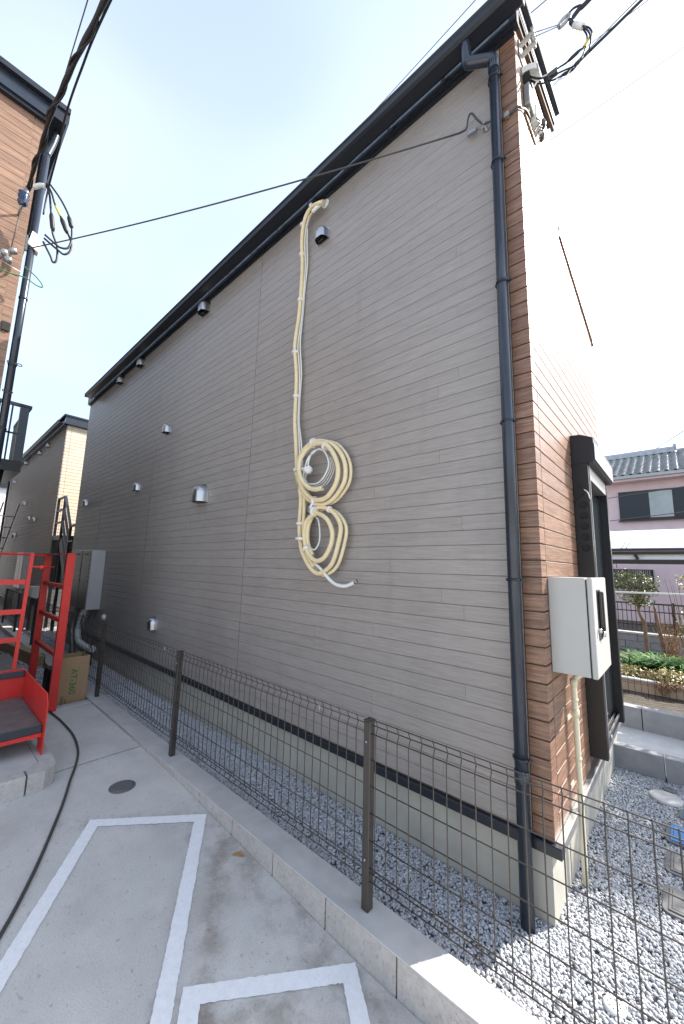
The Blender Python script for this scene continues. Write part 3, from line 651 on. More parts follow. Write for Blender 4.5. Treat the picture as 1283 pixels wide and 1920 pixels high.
cd = thing('conduit_pipe', 'cream plastic conduit dropping from the ivory cabinet into the gravel', 'conduit', (-.505, 2.52, .07))
MB().tube(smooth_path([(-.44, 2.545, 1.1915), (-.45, 2.54, 1.15), (-.49, 2.53, 1.12), (-.505, 2.525, 1.08), (-.505, 2.52, .9), (-.505, 2.52, .08)], 5), .0145, 12).build('pipe', CREAMP, cd)
for z in (1.09, .93): MB().lathe([(.0145, -.02), (.0185, -.02), (.0185, .02), (.0145, .02)], (-.505, 2.521, z), n=12).build('coupling', CREAMP, cd)
for z in (.90, .56): MB().bar((-.5395, 2.488, z), (-.5395, 2.553, z), .004, .02).build('saddle_clip', CREAMP, cd)
for z in (1.0, .7): MB().lathe([(.018, -.006), (.018, .006)], (-.505, 2.52, z), n=12).build('saddle_clip', CREAMP, cd)

# ---------------------------------------------------------------- meter cabinets low on the far part of the grey wall
mc = thing('meter_cabinet', 'pair of tall stainless meter cabinets near the far foot of the grey wall', 'cabinet', (-7.8, HY, .89))
for (x0, x1) in ((-7.765, -7.30), (-8.30, -7.79)):
    MB().bbox(x0, x1, 1.922, 2.129, .895, 1.872, .006).build('cabinet_body', CABS, mc)
    d = MB().bbox(x0+.006, x1-.006, 1.907, 1.9215, 1.385, 1.866, .003).build('upper_door', STEELD, mc)
    MB().bbox(x0+.006, x1-.006, 1.907, 1.9215, .90, 1.375, .003).build('lower_door', STEELD, mc)
    MB().bbox((x0+x1)/2-.09, (x0+x1)/2+.09, 1.895, 1.9068, 1.79, 1.815, .003).build('handle', BLACK, d)
    for z in (1.62, 1.56, 1.50, 1.44, 1.36): MB().box(x1-.014, x1+.004, 1.903, 1.9065, z-.014, z+.014).build('louvre_slot', BLACKM, mc)
for pts in ([(-7.5, 1.98, .90), (-7.56, 1.96, .75), (-7.60, 1.94, .58), (-7.52, 1.92, .46), (-7.34, 1.92, .38), (-7.05, 1.95, .345), (-6.9, 1.98, .34)], [(-7.95, 1.98, .90), (-8.03, 1.96, .70), (-8.03, 1.95, .52), (-7.98, 1.95, .38), (-7.9, 1.97, .10)]):
    q = smooth_path(pts, 14); MB().tube(q, [.046+(.004 if i % 2 else 0) for i in range(len(q))], 12).build('flexible_conduit', WHITEP if len(pts) == 7 else GALV, mc)
for (x, z0) in ((-7.42, .5), (-7.2, .45), (-6.95, .4)): MB().tube(smooth_path([(x-.1, 1.99, .88), (x-.05, 1.93, .7), (x+.05, 1.95, z0), (x, 1.99, .1)], 6), .012, 6).build('cable', GREYC, mc)
MB().lathe([(.05, 0), (.045, .03), (.02, .05)], (-7.0, HY-.001, .80), (0, -1, 0), 14).build('cable_entrance_cap', WHITEP, mc)

# ---------------------------------------------------------------- wire across the gap, service head on the front corner
cw = thing('span_wire', 'thin dark wire strung between the two houses across the sky', 'wire', (-.9, 2.08, 4.6))
MB().tube(sag((-4.58, .36, 4.745), (-.905, 2.08, 4.615), .05, 24), .0055, 6).build('cable', GREYC, cw)
MB().tube(smooth_path([(-.905, 2.08, 4.615), (-.852, 2.08, 4.603), (-.839, 2.08, 4.657), (-.827, 2.08, 4.692), (-.807, 2.08, 4.684), (-.778, 2.08, 4.614), (-.741, 2.085, 4.552), (-.694, 2.09, 4.53), (-.655, 2.11, 4.52), (-.60, 2.12, 4.515), (-.545, 2.11, 4.52), (-.525, 2.14, 4.53), (-.523, 2.25, 4.63), (-.525, 2.33, 4.66)], 5), .0065, 6).build('cable', GREYC, cw)
MB().bar((-.85, 2.10, 4.575), (-.79, 2.10, 4.565), .02, .025).build('anchor_grip', GALV, cw)
MB().tube([(-.80, 2.10, 4.565), (-.73, 2.11, 4.545)], .004, 6).build('anchor_rod', GALV, cw)
MB().lathe([(.022, 0), (.022, .008), (.008, .012), (.008, .05)], (-.735, 2.129, 4.55), (0, -1, 0), 10).build('wall_anchor', GALV, cw)
MB().bbox(-.62, -.59, 2.10, 2.129, 4.505, 4.535, .003).build('wall_anchor', GALV, cw)

br = thing('dead_end_bracket', 'pale forked steel anchor bracket at the top of the brown house corner', 'bracket', (HX, 2.25, 5.1))
for (z, x1) in ((5.115, -.448), (5.055, -.443)):
    MB().prism([(-.5405, z-.012), (x1, z+.02), (x1+.004, z+.045), (-.53, z+.018)], 1, 2.215+(.0 if z > 5.1 else .02), 2.235+(.0 if z > 5.1 else .02)).build('arm', BRKT, br)
MB().bbox(-.5405, -.533, 2.20, 2.28, 5.02, 5.15, .002).build('back_plate', GALV, br)
for z in (5.15, 5.085): MB().tube([(-.457, 2.20, z), (-.457, 2.275, z)], .009, 8).build('bolt', GALV, br)
wc = thing('cable_entrance_cap', 'round white weather cap where the cables enter the brown house front', 'cable entrance', (HX, 2.32, 4.97))
cap = MB(); rows = []
for j in range(7):
    t = j/6; r = .052*(1-.12*t)
    rows.append([(-.5400+.085*t, 2.32+r*math.cos(a), 4.985+r*1.15*math.sin(a)-.04*t*t) for a in [math.pi*(-.12+1.24*i/14) for i in range(15)]])
for row in rows: cap.v += row
for j in range(6):
    for i in range(14): cap.f.append([j*15+i, j*15+i+1, (j+1)*15+i+1, (j+1)*15+i]); cap.sm.append(True)
cap.f.append([i for i in range(15)]); cap.sm.append(False)
cap.build('hood', WHITEP, wc)
cap2 = MB().prism([(2.275, 4.955), (2.365, 4.955), (2.36, 4.90), (2.28, 4.90)], 0, -.5405, -.50); cap2.build('lower_lip', BLACKM, wc)
jb = thing('junction_boxes', 'small grey junction boxes on a board high on the sunlit brown front', 'junction box', (HX, 2.4, 4.7))
MB().bbox(-.5405, -.53, 2.265, 2.50, 4.62, 4.65, .002).build('mounting_board', BROWNL, jb)
MB().bbox(-.5405, -.502, 2.265, 2.375, 4.70, 4.86, .006).build('box', GALV, jb)
MB().bbox(-.5405, -.495, 2.40, 2.52, 4.70, 4.83, .006).build('box', WHITEP, jb)
MB().lathe([(.03, 0), (.032, .03), (.02, .05)], (-.515, 2.58, 4.83), (.3, 0, 1), 12).build('insulator', GREYC, jb)
MB().lathe([(.02, 0), (.022, .025), (.012, .04)], (-.515, 2.58, 4.73), (.3, 0, 1), 12).build('insulator', GREYC, jb)
MB().tube([(-.515, 2.58, 4.74), (-.515, 2.58, 4.84)], .005, 6).build('rod', GALV, jb)
for k in range(4): MB().tube(smooth_path([(-.50, 2.40+.03*k, 4.71), (-.48, 2.41+.03*k, 4.67), (-.50, 2.40+.04*k, 4.64), (-.515, 2.39+.04*k, 4.60)], 4), .0035, 6).build('lead', GREYC, jb)
MB().tube(smooth_path([(-.37, 2.3, 4.83), (-.434, 2.3, 4.854), (-.47, 2.3, 4.844), (-.506, 2.3, 4.80), (-.52, 2.3, 4.74), (-.522, 2.31, 4.68)], 5), .005, 6).build('lead', WHITEP, jb)
dc = thing('service_drop', 'black service cables looping from the pole line to the brown house front', 'cable', (-.3, 2.3, 4.9))
MB().tube(smooth_path([(.9, 2.25, 5.42), (.2, 2.28, 5.24), (-.159, 2.3, 5.147), (-.205, 2.3, 5.142), (-.254, 2.3, 5.105), (-.251, 2.3, 5.075), (-.24, 2.3, 5.05)], 6), .013, 8).build('main_cable', CABL, dc)
MB().tube([(-.243, 2.3, 5.056), (-.199, 2.3, 4.99)], .0165, 10).build('sleeve', WHITEP, dc)
A_ = [(-.199, 4.995), (-.171, 4.951), (-.158, 4.895), (-.176, 4.868), (-.202, 4.844), (-.231, 4.84), (-.256, 4.832), (-.299, 4.824), (-.334, 4.831), (-.378, 4.828), (-.414, 4.835), (-.45, 4.865), (-.50, 4.93)]
B_ = [(-.2, 4.987), (-.185, 4.925), (-.188, 4.87), (-.207, 4.815), (-.234, 4.779), (-.261, 4.754), (-.29, 4.755), (-.337, 4.773), (-.38, 4.788), (-.452, 4.835), (-.505, 4.92)]
C2 = [(-.198, 4.982), (-.17, 4.897), (-.168, 4.824), (-.186, 4.773), (-.219, 4.751), (-.253, 4.745), (-.30, 4.765), (-.38, 4.80), (-.46, 4.86), (-.51, 4.94)]
for l, yy in ((A_, 2.30), (B_, 2.31), (C2, 2.29)): MB().tube(smooth_path([(x, yy, z) for x, z in l], 5), .0048, 8).build('strand', CABL, dc)
MB().tube(smooth_path([(-.165, 2.298, 4.885), (-.185, 2.296, 4.858), (-.202, 2.298, 4.843)], 4), .0075, 8).build('yellow_mark', YELW, dc)
for (a, b) in (((-.218, 2.3, 4.842), (-.29, 2.3, 4.826)), ((-.262, 2.31, 4.754), (-.33, 2.31, 4.772)), ((-.225, 2.29, 4.75), (-.258, 2.29, 4.748))):
    a = Vector(a); b = Vector(b); MB().tube([a, a.lerp(b, .25), a.lerp(b, .75), b], [.006, .010, .010, .006], 8).build('connector', CABL, dc)
MB().tube(smooth_path([(-.251, 2.3, 4.779), (-.277, 2.3, 4.753), (-.304, 2.3, 4.728), (-.33, 2.3, 4.736), (-.355, 2.3, 4.767)], 4), .003, 6).build('strand', WHITEP, dc)
MB().bbox(-.40, -.345, 2.285, 2.315, 4.80, 4.835, .004).build('cable_clamp', GREYC, dc)
for dz in (0, .022): MB().tube([(-.452, 2.24, 5.155-dz*1.5), (-.315, 2.3, 5.145-dz*.5)], .003, 6).build('guy_wire', GALV, dc)
gr = MB()
gr.tube(smooth_path([(-.318, 2.3, 5.12), (-.322, 2.3, 5.145), (-.30, 2.3, 5.163), (-.27, 2.3, 5.165), (-.263, 2.3, 5.145), (-.285, 2.3, 5.125), (-.318, 2.3, 5.12)], 4), .010, 8)
gr.build('guy_grip', GALV, dc)
MB().tube(smooth_path([(-.28, 2.3, 5.165), (-.24, 2.3, 5.18), (-.20, 2.3, 5.16)], 4), .006, 8).build('guy_wire', CABL, dc)
MB().tube([(-.275, 2.3, 5.13), (-.25, 2.3, 5.115)], .006, 8).build('guy_wire', CABL, dc)
single('drop_cable', MB().tube(sag((-.205, 2.3, 4.775), (2.4, 2.9, 6.6), .06, 16), .0085, 8), CABL, 'thick straight dark cable rising to the upper right from the looped service cables', 'cable', (-.2, 2.3, 4.78))

# ---------------------------------------------------------------- cardboard cartons, bag
cx = thing('cardboard_box', 'open upright cardboard carton printed AT-360 beside the red ladder', 'box', (-5.34, 1.35, .07))
x0, x1, y0, y1, z0, z1 = -5.50, -5.20, 1.20, 1.475, .075, .605
MB().box(x1-.006, x1, y0, y1, z0, z1+.008).build('panel', CARD, cx); MB().box(x0, x0+.006, y0, y1, z0, z1-.004).build('panel', CARD, cx)
MB().box(x0+.0062, x1-.0062, y0, y0+.006, z0, z1).build('panel', CARD, cx); MB().box(x0+.0062, x1-.0062, y1-.006, y1, z0, z1).build('panel', CARD, cx)
MB().box(x0+.0062, x1-.0062, y0+.0062, y1-.0062, z0, z0+.006).build('panel', CARD, cx)
def lettering(txt, size, loc, rot, M, parent):
    cu = bpy.data.curves.new('lettering', 'FONT'); cu.body = txt; cu.size = size; cu.extrude = .0004; cu.offset = size*.012
    t = bpy.data.objects.new('lettering', cu); COL.objects.link(t)
    me = bpy.data.meshes.new_from_object(t.evaluated_get(bpy.context.evaluated_depsgraph_get())); bpy.data.objects.remove(t)
    o = bpy.data.objects.new('lettering', me); COL.objects.link(o); me.materials.clear(); me.materials.append(M)
    o.parent = parent; o.location = Vector(loc)-origin(parent); o.rotation_euler = rot; return o
# local x (reading direction) points down, local y points to +Y, facing +X
rotm = Matrix(((0, 0, 1), (0, 1, 0), (-1, 0, 0))).to_euler()
lettering('AT-360', .088, (x1+.0006, 1.305, .485), rotm, GREENI, cx)
lettering('-----', .03, (x1+.0006, 1.375, .50), rotm, INK, cx)
for (ya, yb, za, zb) in ((1.232, 1.262, .125, .205), (1.272, 1.292, .125, .165)): 
    k = 0
    while za+.012*k < zb: MB().box(x1+.0002, x1+.0007, ya, yb, za+.012*k, za+.012*k+.007).build('print_mark', INK, cx); k += 1
lc = thing('flat_carton', 'long low cardboard carton lying on the gravel behind the red ladder', 'box', (-8, 1.3, .07))
cq = [(-9.1, 1.16), (-7.3, 1.385), (-7.28, 1.475), (-9.1, 1.30)]
MB().prism(cq, 2, .07, .255).build('body', CARD, lc); MB().bar((-7.288, 1.39, .1), (-7.288, 1.47, .1), .005, .01).build('tape_strip', TAPE, lc)
MB().tube(smooth_path([(-7.5, 1.46, .26), (-7.3, 1.47, .25), (-7.26, 1.46, .12)], 4), .006, 6).build('strap', BLACKM, lc)
bag = MB().lathe([(.02, 0), (.17, .002), (.21, .05), (.20, .12), (.14, .17), (.06, .20), (.02, .23), (.035, .26)], (-7.45, .98, .06), n=18)
bag.v = [(v[0]+.03*math.sin(v[1]*40+v[2]*30), v[1]+.03*math.sin(v[0]*37+v[2]*21), v[2]+(.015*math.sin(v[0]*50+v[1]*44) if v[2] > .1 else 0)) for v in bag.v]
single('rubbish_bag', bag, BLACKM, 'black plastic bag on the gravel at the left picture edge', 'bag', (-7.45, .98, .06))
bt = MB().bbox(-5.92, -5.7, 1.20, 1.34, .06, .40, .01); single('black_crate', bt, BLACKM, 'small black container half hidden behind the red ladder and carton', 'container', (-5.8, 1.27, .06))

# ---------------------------------------------------------------- red steel steps, gate, ladder guard
rs = thing('red_steps', 'red steel steps with dark treads on a concrete pad', 'stairs', (-4.1, .5, .238))
def plate(pts, y0, y1): return MB().prism(pts, 1, y0, y1)
MB().prism([(-3.70, .238), (-3.70, .598), (-3.765, .663), (-4.66, .663), (-4.66, .40), (-3.99, .31), (-3.86, .30), (-3.86, .238)], 1, .80, .808).build('side_plate', RED, rs)
MB().prism([(-3.70, .238), (-3.70, .598), (-3.765, .663), (-4.66, .663), (-4.66, .40), (-3.99, .31), (-3.86, .30), (-3.86, .238)], 1, -.20, -.192).build('side_plate', RED, rs)
t1 = MB().bbox(-4.64, -3.765, -.19, .798, .41, .437, .003).build('tread', CHECK, rs)
MB().bbox(-3.7645, -3.742, -.185, .796, .385, .439, .005).build('nosing', RUBBER, t1)
MB().box(-3.775, -3.745, -.19, .798, .355, .384).build('tread_frame', RED, rs)
MB().box(-4.665, -4.655, -.19, .798, .40, .64).build('riser', RED, rs)
t2 = MB().bbox(-5.6, -4.65, -.19, .798, .641, .664, .003).build('tread', CHECK, rs)
MB().bbox(-4.6495, -4.628, -.185, .796, .615, .666, .005).build('nosing', RUBBER, t2)
MB().box(-4.68, -4.666, -.2, .80, .6645, .68).build('tread_frame', RED, rs)
for y in (-.15, .76): MB().box(-5.58, -5.52, y-.03, y+.03, .05, .64).build('leg', RED, rs)
gt = thing('red_gate', 'red bar gate across the top of the red steps, latched at the right', 'gate', (-4.72, .72, .66))
GXp = -4.70
MB().bar((GXp, .722, .685), (GXp, .738, 1.745), .022, .03, (0, 1, 0)).build('post', RED, gt)
MB().tube([(GXp, -.3, 1.735), (GXp, .85, 1.735)], .011, 8).build('top_rail', RED, gt)
for z in (1.475, 1.20, .945): MB().bar((GXp, -.3, z), (GXp, .715, z), .012, .045).build('rail', RED, gt)
MB().bar((GXp, -.3, .68), (GXp, -.3, 1.74), .03, .03, (0, 1, 0)).build('post', RED, gt)
MB().tube([(GXp, .74, 1.62), (GXp-.05, .93, 1.62)], .009, 8).build('latch', RED, gt); MB().lathe([(.022, -.02), (.022, .02)], (GXp-.02, .83, 1.615), (0, 1, 0), 10).build('latch_knob', RED, gt)
ld = thing('red_ladder_guard', 'tall red ladder shaped side guard standing behind the red steps', 'guard rail', (-5.5, 1.12, .13))
for x in (-5.02, -6.13): MB().bar((x, 1.125, .13), (x, 1.125, 1.757), .075, .045, (1, 0, 0)).build('upright', RED, ld)
MB().bar((-6.15, 1.125, 1.762), (-4.99, 1.125, 1.762), .08, .01).build('top_rail', RED, ld)
for z in (1.40, 1.04, .68): MB().bar((-6.10, 1.125, z), (-5.05, 1.125, z), .04, .04).build('rung', RED, ld)
for z in (.33, .22): MB().lathe([(.014, 0), (.014, .008)], (-4.998, 1.12, z), (1, 0, 0), 8).build('bolt', RED, ld)

# concrete pad of the steps
pdp = thing('step_pad', 'low pale concrete pad edged with blocks under the red steps', 'concrete pad', (-3.8, .4, .1))
MB().prism([(-3.52, -.6), (-3.52, .68), (-3.60, .765), (-4.1, .765), (-4.1, -.6)], 2, .02, .236).build('pad_fill', COPE, pdp)
for k in range(4): MB().bbox(-3.5195, -3.42, .68-.38*(k+1)+.004, .68-.38*k-.004, .02, .238, .006).build('block', BLOCK, pdp)
MB().prism([(-3.4195, .684), (-3.43, .78), (-3.48, .845), (-3.56, .862), (-4.1, .862), (-4.1, .769), (-3.61, .769), (-3.5195, .684)], 2, .02, .238).build('block', BLOCK, pdp)

lf = MB().quadbox([(-2.06, 1.40, .047), (-2.02, 1.425, .06), (-1.985, 1.45, .052), (-2.03, 1.455, .062)], [(0, 1, 2), (0, 2, 3)]); single('dry_leaf', lf, TWIG, 'dry brown leaf lying on the pavement against the kerb blocks', 'leaf', (-2.03, 1.43, .045))
dv = thing('floor_drain', 'round grey drain cover set in the concrete pavement', 'drain cover', (-3.1, 1.175, .104))
MB().lathe([(.085, -.01), (.085, .003), (.078, .006)], (-3.1, 1.175, .104), n=28).build('rim', LIDG, dv)
MB().lathe([(.072, -.01), (.072, .008), (.06, .009)], (-3.1, 1.175, .104), n=28).build('lid', LIDG, dv)
cab = [(-5.25, 1.02, .20), (-5.03, 1.10, .15), (-4.90, 1.115, .14), (-4.603, 1.135, .136), (-4.204, 1.133, .132), (-3.864, 1.087, .128), (-3.629, 1.018, .124), (-3.417, .934, .119), (-3.219, .862, .115), (-3.05, .795, .111), (-2.72, .65, .097), (-2.493, .537, .084), (-2.328, .443, .074), (-1.9, .18, .05), (-1.5, -.1, .025)]
single('ground_cable', MB().tube(smooth_path([(x, y, gz(x)+.0095) if i > 2 else (x, y, z) for i, (x, y, z) in enumerate(cab)], 6), .009, 8), GREYC, 'long dark cable curving across the pavement from the red steps', 'cable', (-3.6, 1.0, .12))

# ---------------------------------------------------------------- things in the gravel at the right
wd = thing('rain_drain_cap', 'small white perforated drain cap in the sunny gravel by the fence', 'drain cap', (-.32, 1.945, .085))
MB().lathe([(.036, 0), (.036, .012), (.03, .016)], (-.32, 1.945, .085), n=24).build('cap', WHITEP, wd)
for k in range(8): MB().lathe([(.003, 0), (.003, .0008)], (-.32+.02*math.cos(k*.785), 1.945+.02*math.sin(k*.785), .1012), n=6).build('hole', BLACKM, wd)
mh = thing('manhole_cover', 'round pinkish concrete manhole cover in the gravel below the boundary wall', 'manhole', (-.225, 3.83, .08))
MB().lathe([(.095, 0), (.095, .028), (.09, .032)], (-.225, 3.83, .075), n=28).build('lid', COPE, mh); MB().lathe([(.098, 0), (.098, .02)], (-.225, 3.83, .072), n=28).build('rim', LIDG, mh)
single('flat_stone', MB().lathe([(.03, 0), (.045, .01), (.035, .018)], (-.21, 3.99, .085), n=9), LIDG, 'small pale flat stone beside the round manhole cover', 'stone', (-.21, 3.99, .085))
def meterlid(x0, x1, y0, y1, z, ML, lab, name):
    t = thing(name, lab, 'meter box', ((x0+x1)/2, (y0+y1)/2, z), 'meter box lids in the gravel')
    r = .03; pr = []
    for (cx_, cy_, a0) in ((x1-r, y1-r, 0), (x0+r, y1-r, 90), (x0+r, y0+r, 180), (x1-r, y0+r, 270)):
        for k in range(5): a = R(a0+22.5*k); pr.append((cx_+r*math.cos(a), cy_+r*math.sin(a)))
    MB().prism(pr, 2, z-.03, z+.012).build('rim', LIDG, t)
    MB().prism([((p[0]-(x0+x1)/2)*1.02+(x0+x1)/2, (p[1]-(y0+y1)/2)*1.03+(y0+y1)/2) for p in pr], 2, z-.05, z-.008).build('base', BLACKM, t)
    w = .022
    lid = MB().bbox(x0+w, x1-w, y0+w*.8, y1-w*.8, z+.0122, z+.017, .003).build('lid', ML, t)
    for k in range(18):
        xx = x0+.055+random.random()*(x1-x0-.16); yy = y0+.04+(y1-y0-.08)*k/18
        if ML is LIDG: MB().bar((xx, yy, z+.0172), (xx+random.uniform(.03, .06), yy+random.uniform(-.012, .012), z+.0172), .003, .0012).build('relief_line', BLACKM, lid)
    for (a, b) in (((x0+w+.014, y0+.035), (x0+w+.014, y1-.035)), ((x0+w+.014, y0+.035), (x1-.04, y0+.035))):
        MB().bar((*a, z+.0172), (*b, z+.0172), .0025, .001).build('relief_line', BLACKM, lid)
meterlid(-.205, .12, 2.60, 2.815, .09, LIDG, 'grey meter box lid in the gravel nearest to the wire fence', 'meter_box_lid')
meterlid(-.205, .12, 2.935, 3.15, .09, LIDG, 'grey meter box lid between the nearer grey one and the blue lids', 'meter_box_lid')
meterlid(-.212, .12, 3.25, 3.48, .09, LIDB, 'large blue meter box lid with grey rim, nearer of the two blue ones', 'meter_box_lid')
meterlid(-.152, .12, 3.59, 3.735, .09, LIDB, 'small blue meter box lid farthest from the fence at the right edge', 'meter_box_lid')

# ---------------------------------------------------------------- boundary walls, garden, far fence
w1_ = thing('boundary_wall', 'low grey block wall between the gravel and the concrete channel', 'wall', (.3, 4.2, .05))
for k in range(-1, 8): MB().bbox(-.232+.4*(k-1)+.004, -.232+.4*k-.004, 4.15, 4.24, -.1, .262, .003).build('block', BLOCKD, w1_)
struct('concrete_channel', MB().box(-1.2, 4, 4.24, 5.27, -.2, .085), COPE)
w2_ = thing('retaining_wall', 'higher pale block retaining wall beyond the concrete channel', 'wall', (.3, 5.3, .1))
for k in range(-1, 8): MB().bbox(-.447+.4*(k-1)+.004, -.447+.4*k-.004, 5.27, 5.39, -.1, .30, .003).build('block', BLOCKD, w2_)
struct('garden_soil', MB().quadbox([(-5, 5.39, .20), (8, 5.39, .20), (8, 16, .20), (-5, 16, .20)], [(0, 1, 2, 3)]), SOIL)
fm = thing('garden_mesh_fence', 'thin brown wire fence in front of the planter beyond the retaining wall', 'fence', (-.4, 6.2, .2))
q0 = MB().tube([(-.9, 6.2, .2), (-.9, 6.2, .52)], .003, 5).build('vertical_wire', WIREM, fm)
for k in range(1, 40): c = dup(q0, fm); c.location.x = .0655*k
for z in (.235, .345, .50): MB().tube([(-1.1, 6.2, z), (1.8, 6.2, z)], .003, 5).build('horizontal_wire', WIREM, fm)
pl = thing('planter', 'long peach concrete planter with a grey rim behind the thin wire fence', 'planter', (.2, 6.5, .2))
MB().box(-1.2, 2, 6.42, 6.46, .15, .335).build('trough', PEACH, pl); MB().bbox(-1.2, 2, 6.39, 6.48, .3355, .362, .006).build('rim', COPE, pl)
gw = thing('garden_block_wall', 'grey block wall under the brown bar fence at the back of the garden', 'wall', (0, 9.85, .2))
for r_ in range(3):
    for k in range(11): MB().bbox(-2+.4*k+(.2 if r_ % 2 else 0)+.004, -1.6+.4*k+(.2 if r_ % 2 else 0)-.004, 9.8, 9.92, .1+.14*r_+.003, .24+.14*r_-.003, .003).build('block', BLOCKD, gw)
MB().box(-2, 2.4, 9.78, 9.94, .5205, .555).build('coping', COPE, gw)
bf = thing('bar_fence', 'brown upright bar fence in front of the pink house wall', 'fence', (0, 9.85, .55))
MB().box(-2, 2.4, 9.83, 9.87, 1.115, 1.145).build('top_rail', BROWNM, bf); MB().box(-2, 2.4, 9.84, 9.86, .965, .985).build('rail', BROWNM, bf); MB().box(-2, 2.4, 9.84, 9.86, .70, .72).build('rail', BROWNM, bf)
q0 = MB().box(-1.9, -1.888, 9.844, 9.856, .60, 1.114).build('bar', BROWNM, bf)
for k in range(1, 58): c = dup(q0, bf); c.location.x = .0735*k
for x in (-1.2, -.21, .8, 1.8): MB().box(x-.025, x+.025, 9.825, 9.875, .556, 1.17).build('post', BROWNM, bf)
single('laundry_pole', MB().tube([(-2, 8.0, 1.38), (2, 8.0, 1.44)], .018, 8), WHITEP, 'pale horizontal laundry pole crossing above the garden shrubs', 'pole', (0, 8, 1.4))
ls = thing('pole_stand', 'grey upright stand carrying the laundry pole outside the garden bed', 'stand', (1.6, 8, .2)); MB().tube([(1.6, 8.03, .2), (1.6, 8.03, 1.5)], .02, 8).build('upright', GALV, ls); MB().tube([(1.6, 8.03, 1.40), (1.6, 7.97, 1.405)], .014, 8).build('hook', GALV, ls)
ls = thing('pole_stand', 'grey upright stand carrying the hidden left end of the laundry pole', 'stand', (-1.9, 8, .2)); MB().tube([(-1.9, 8.03, .2), (-1.9, 8.03, 1.45)], .02, 8).build('upright', GALV, ls); MB().tube([(-1.9, 8.03, 1.36), (-1.9, 7.97, 1.362)], .014, 8).build('hook', GALV, ls)

def leaves(name, blobs, size, M, parent, at=None, droop=.3):
    """many bent leaf faces through ellipsoid volumes: (centre, radii, count)"""
    V = []; F = []
    for (c, rad, n) in blobs:
        for _ in range(n):
            d = Vector((random.gauss(0, 1), random.gauss(0, 1), random.gauss(0, 1))).normalized()*random.random()**.45
            p = Vector((c[0]+d.x*rad[0], c[1]+d.y*rad[1], c[2]+d.z*rad[2])); s_ = size*random.uniform(.6, 1.3)
            t = Vector((random.uniform(-1, 1), random.uniform(-1, 1), random.uniform(-.5, .8)-droop)).normalized(); sd_ = t.cross(Vector((random.uniform(-.4, .4), random.uniform(-.4, .4), 1))).normalized(); u = sd_.cross(t)
            k = len(V); V += [p, p+t*s_*.5+sd_*s_*.26+u*s_*.1, p+t*s_, p+t*s_*.5-sd_*s_*.26+u*s_*.1]; F += [[k, k+1, k+2], [k, k+2, k+3]]
    b = MB(); b.v = [tuple(v) for v in V]; b.f = F; b.sm = [False]*len(F)
    return b
tr = thing('garden_tree', 'small evergreen tree with pale crooked trunk in front of the pink wall', 'tree', (-.56, 8.3, .2))
tk = [(-.555, 8.3, .2), (-.56, 8.3, .55), (-.565, 8.3, .90), (-.60, 8.28, 1.0), (-.625, 8.3, 1.10), (-.62, 8.3, 1.3), (-.60, 8.3, 1.5)]
MB().tube(smooth_path(tk, 4), [.034-.018*i/24 for i in range(25)], 8).build('trunk', BARK, tr)
bl = [((-.84, 8.25, 1.58), (.28, .25, .20), 430), ((-.52, 8.3, 1.58), (.24, .22, .14), 330), ((-.72, 8.2, 1.34), (.26, .22, .13), 300), ((-.45, 8.3, 1.42), (.14, .14, .09), 180), ((-.75, 8.3, 1.72), (.1, .1, .08), 90), ((-.60, 8.3, 1.24), (.22, .2, .07), 200), ((-.56, 8.3, 1.72), (.06, .06, .06), 40)]
for (c, r, n) in bl: MB().tube([(-.61, 8.3, 1.15), ((-.61+c[0])/2, c[1], (1.25+c[2])/2), c], [.014, .01, .005], 6).build('limb', BARK, tr)
leaves('crown', bl, .05, LEAFG, tr).build('crown', LEAFG, tr)
t2_ = thing('bare_shrub', 'bare orange brown shrub with a dead trunk right of the evergreen tree', 'shrub', (-.36, 8.4, .2))
MB().tube(smooth_path([(-.33, 8.4, .2), (-.36, 8.4, .6), (-.40, 8.38, 1.0), (-.42, 8.4, 1.18)], 4), [.034-.0016*i for i in range(13)], 8).build('trunk', BARK, t2_)
tw = MB()
for k in range(46):
    x = -.31+random.uniform(-.06, .16); a = random.uniform(-.16, .2)
    p = [(x, 8.4+random.uniform(-.1, .1), .25), (x+a*.5, 8.4, .25+random.uniform(.25, .35)), (x+a+random.uniform(-.05, .05), 8.4+random.uniform(-.1, .1), .25+random.uniform(.45, .75))]
    tw.tube(p, [.006, .004, .002], 4)
tw.build('twigs', TWIG, t2_)
leaves('dry', [((-.27, 8.4, .66), (.13, .12, .26), 160)], .035, TWIG, t2_).build('dry_leaves', TWIG, t2_)
t3_ = thing('yellow_shrub', 'yellowish leafed shrub with bare shoots at the right picture edge', 'shrub', (.02, 7.6, .2))
ys = MB()
for k in range(26):
    a = random.uniform(-.28, .3); ys.tube([(.03+a*.2, 7.6, .2), (.03+a*.6, 7.6+random.uniform(-.1, .1), .8), (.03+a*1.1, 7.6+random.uniform(-.15, .15), random.uniform(1.1, 1.75))], [.008, .005, .002], 4)
ys.build('stems', BARK, t3_)
leaves('yl', [((.06, 7.6, 1.0), (.2, .2, .28), 330), ((.04, 7.6, 1.62), (.16, .14, .16), 170), ((.1, 7.6, .62), (.2, .2, .2), 160)], .045, LEAFY, t3_).build('foliage', LEAFY, t3_)
